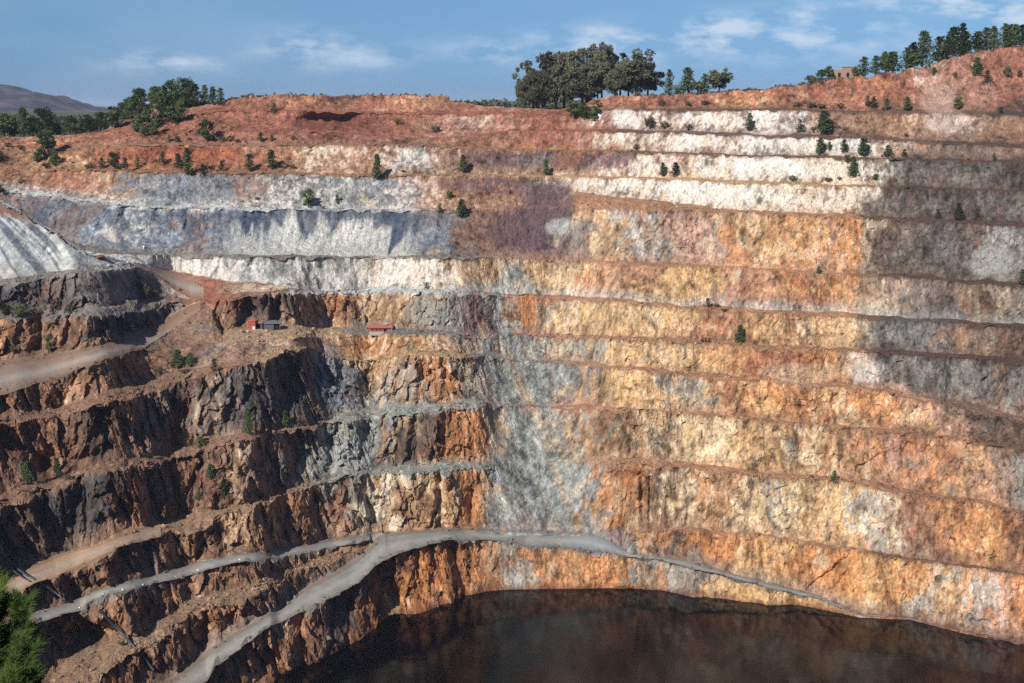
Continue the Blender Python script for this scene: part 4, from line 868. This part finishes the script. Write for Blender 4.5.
# ------------------------------------------------------------------ foreground pine tops, bottom left
def needle_mesh(shoots, rn, L0=.16, wd=.0042, per=90):
    V_, F_ = [], []
    for (a, b) in shoots:
        d = (b - a); ln_ = d.length; dn_ = d.normalized(); s = dn_.orthogonal().normalized(); t = dn_.cross(s)
        for k in range(int(per * ln_ / .5)):
            f = rn.random(); p_ = a + d * f; an = rn.uniform(0, 6.283); o_ = (s * math.cos(an) + t * math.sin(an)); q = (dn_ * rn.uniform(.7, 1.4) + o_ * rn.uniform(.6, 1.0)).normalized() * L0 * rn.uniform(.7, 1.2)
            side = q.cross(Vector((0, -1, .3))).normalized() * wd; i = len(V_); V_ += [p_ - side, p_ + side, p_ + q]; F_.append((i, i + 1, i + 2))
    return V_, F_
def fg_pine(px, ptop, dist, height, spread, seed, label):
    rn = random.Random(seed); u0, t0 = ray(px, ptop); y = dist; top = Vector((u0 * y, y, HC + t0 * y)); base = top - Vector((0, 0, height))
    zg = float(near_z(np.array([base.x]), np.array([base.y]))[0]); base.z = zg - .3; height = top.z - base.z
    r = empty('foreground_pine', base); tag(r, label, 'pine', 'pines in front at the lower left corner')
    TV, TF = [], []; cone_tube(TV, TF, (0, 0, 0), (.05, 0, height * .6), .16, .09, 9); cone_tube(TV, TF, (.05, 0, height * .6), (0, 0, height - .25), .09, .02, 8)
    shoots = []
    for k in range(190):
        f = rn.random() ** .8; z = height * (1 - f * .86) ; an = k * 2.4; rr = spread * (.12 + .88 * f ** .7) * rn.uniform(.45, 1.05)
        b = Vector((math.cos(an) * rr, math.sin(an) * rr, z - .1 + rr * .25)); a0 = Vector((0, 0, z - rr * .35))
        cone_tube(TV, TF, a0, b, .022, .009, 4)
        for _ in range(5):
            c = a0.lerp(b, rn.uniform(.45, 1)); shoots.append((c, c + Vector((math.cos(an) * .14 + rn.gauss(0, .1), math.sin(an) * .14 + rn.gauss(0, .1), rn.uniform(.22, .5)))))
    shoots.append((Vector((0, 0, height - .5)), Vector((0, 0, height))))
    V_, F_ = needle_mesh(shoots, rn, .17, .0055, 120)
    child('trunk', me_py('trunk', TV, TF, MB_, True), r); child('crown', me_py('crown', V_, F_, ML_fg), r)
ML_fg = leaf_mat('bright_pine_needles', (.05, .095, .022), .4)
fg_pine(-17, 596, 16, 7, .26, 1, 'bright green pine cut by the left frame edge, its top near the road end')
fg_pine(13, 664, 15, 6, .15, 2, 'lower bright green pine top to the right of the taller corner pine')
fg_pine(21, 604, 26, 9, .08, 3, 'slim green pine shoot rising between the two corner pine tops')
# ------------------------------------------------------------------ light
AZ, EL = math.radians(215), math.radians(37)     # bearing of the sun clockwise from +Y
sd = Vector((math.sin(AZ) * math.cos(EL), math.cos(AZ) * math.cos(EL), math.sin(EL)))
sl_ = bpy.data.lights.new('sun', 'SUN'); sl_.energy = 4.9; sl_.angle = math.radians(.5); sl_.color = (1, .955, .88)
so = bpy.data.objects.new('sun', sl_); COL.objects.link(so); so.rotation_euler = sd.to_track_quat('Z', 'Y').to_euler(); so.location = (0, 0, 600)
w = bpy.data.worlds.new('World'); C.world = w; w.use_nodes = True; nt = w.node_tree; nt.nodes.clear(); N = nt.nodes.new; Lk = nt.links.new
wo = N('ShaderNodeOutputWorld'); bg = N('ShaderNodeBackground'); Lk(bg.outputs[0], wo.inputs[0])
sky = N('ShaderNodeTexSky'); sky.sky_type = 'NISHITA'; sky.sun_disc = False; sky.sun_elevation = EL; sky.sun_rotation = AZ; sky.altitude = 400; sky.air_density = 1.0; sky.dust_density = .25; sky.ozone_density = 2.5
# clouds, by direction
tc = N('ShaderNodeTexCoord'); sep = N('ShaderNodeSeparateXYZ'); Lk(tc.outputs['Generated'], sep.inputs[0])
def M(op, a, b_=None, c_=None):
    n = N('ShaderNodeMath'); n.operation = op
    for i, v in enumerate((a, b_, c_)):
        if v is None: continue
        if isinstance(v, (int, float)): n.inputs[i].default_value = v
        else: Lk(v, n.inputs[i])
    return n.outputs[0]
yc = M('MAXIMUM', sep.outputs['Y'], .05)
uu = M('DIVIDE', sep.outputs['X'], yc); vv = M('DIVIDE', sep.outputs['Z'], yc)
mrs = N('ShaderNodeMapRange'); mrs.inputs[1].default_value = .015; mrs.inputs[2].default_value = .09; Lk(vv, mrs.inputs[0])
tm = N('ShaderNodeMix'); tm.data_type = 'RGBA'; Lk(mrs.outputs[0], tm.inputs['Factor']); tm.inputs['A'].default_value = (.315, .56, 1.13, 1); tm.inputs['B'].default_value = (.47, .70, .985, 1)
tint = N('ShaderNodeVectorMath'); tint.operation = 'MULTIPLY'; Lk(tm.outputs['Result'], tint.inputs[1]); Lk(sky.outputs[0], tint.inputs[0])
cmb = N('ShaderNodeCombineXYZ'); Lk(uu, cmb.inputs[0]); Lk(M('MULTIPLY', vv, 2.6), cmb.inputs[1])
no = N('ShaderNodeTexNoise'); no.inputs['Scale'].default_value = 20; no.inputs['Detail'].default_value = 7; no.inputs['Roughness'].default_value = .55; Lk(cmb.outputs[0], no.inputs['Vector'])
no2 = N('ShaderNodeTexNoise'); no2.inputs['Scale'].default_value = 3.4; no2.inputs['Detail'].default_value = 4; Lk(cmb.outputs[0], no2.inputs['Vector'])
tot = None
CL_ = [(165,62,55,12,.55),(305,47,40,16,.75),(370,55,55,12,.5),(495,50,45,13,.55),(590,40,50,14,.65),(715,27,45,12,.85),(690,42,80,14,.5),(790,40,70,18,.45),(820,14,50,14,.5),(950,6,90,14,.85),(1010,18,40,14,.6),(870,40,60,18,.3),(640,60,120,14,.2)]
for (a, b_, rx, ry, q) in CL_:
    u0, t0 = ray(a, b_)
    du = M('DIVIDE', M('SUBTRACT', uu, float(u0)), rx / F); dv = M('DIVIDE', M('SUBTRACT', vv, float(t0)), ry / F)
    g = M('MULTIPLY', M('EXPONENT', M('MULTIPLY', M('ADD', M('MULTIPLY', du, du), M('MULTIPLY', dv, dv)), -1.)), q)
    tot = g if tot is None else M('ADD', tot, g)
dens = M('MULTIPLY', tot, M('MULTIPLY', M('MAXIMUM', M('SUBTRACT', no.outputs[0], .43), 0.), 6.2))
soft = M('MULTIPLY', M('MAXIMUM', M('SUBTRACT', no2.outputs[0], .5), 0.), .7)
dens = M('MINIMUM', M('ADD', dens, soft), .85)
mix = N('ShaderNodeMix'); mix.data_type = 'RGBA'; Lk(dens, mix.inputs['Factor']); Lk(tint.outputs[0], mix.inputs['A']); mix.inputs['B'].default_value = (7.6, 9.0, 10.8, 1)
Lk(mix.outputs['Result'], bg.inputs[0]); bg.inputs[1].default_value = .06
C.view_settings.view_transform = 'Standard'; C.view_settings.look = 'None'; C.view_settings.exposure = .42; C.view_settings.gamma = 1
C.cycles.max_bounces = 5; C.cycles.diffuse_bounces = 2; C.cycles.use_denoising = False

# ------------------------------------------------------------------ air
mh = bpy.data.materials.new('thin_air'); mh.use_nodes = True; nt = mh.node_tree; nt.nodes.clear(); oh = nt.nodes.new('ShaderNodeOutputMaterial'); pv = nt.nodes.new('ShaderNodeVolumePrincipled')
pv.inputs['Color'].default_value = (.62, .74, 1, 1); pv.inputs['Density'].default_value = 4e-5; pv.inputs['Anisotropy'].default_value = .0; nt.links.new(pv.outputs[0], oh.inputs['Volume'])
bm = bmesh.new(); bmesh.ops.create_cube(bm, size=1); me = bpy.data.meshes.new('haze'); bm.to_mesh(me); bm.free(); me.materials.append(mh)
hz = bpy.data.objects.new('haze', me); COL.objects.link(hz); hz.scale = (34000, 32000, 306); hz.location = (0, 15000, 149); tag(hz, kind='stuff')
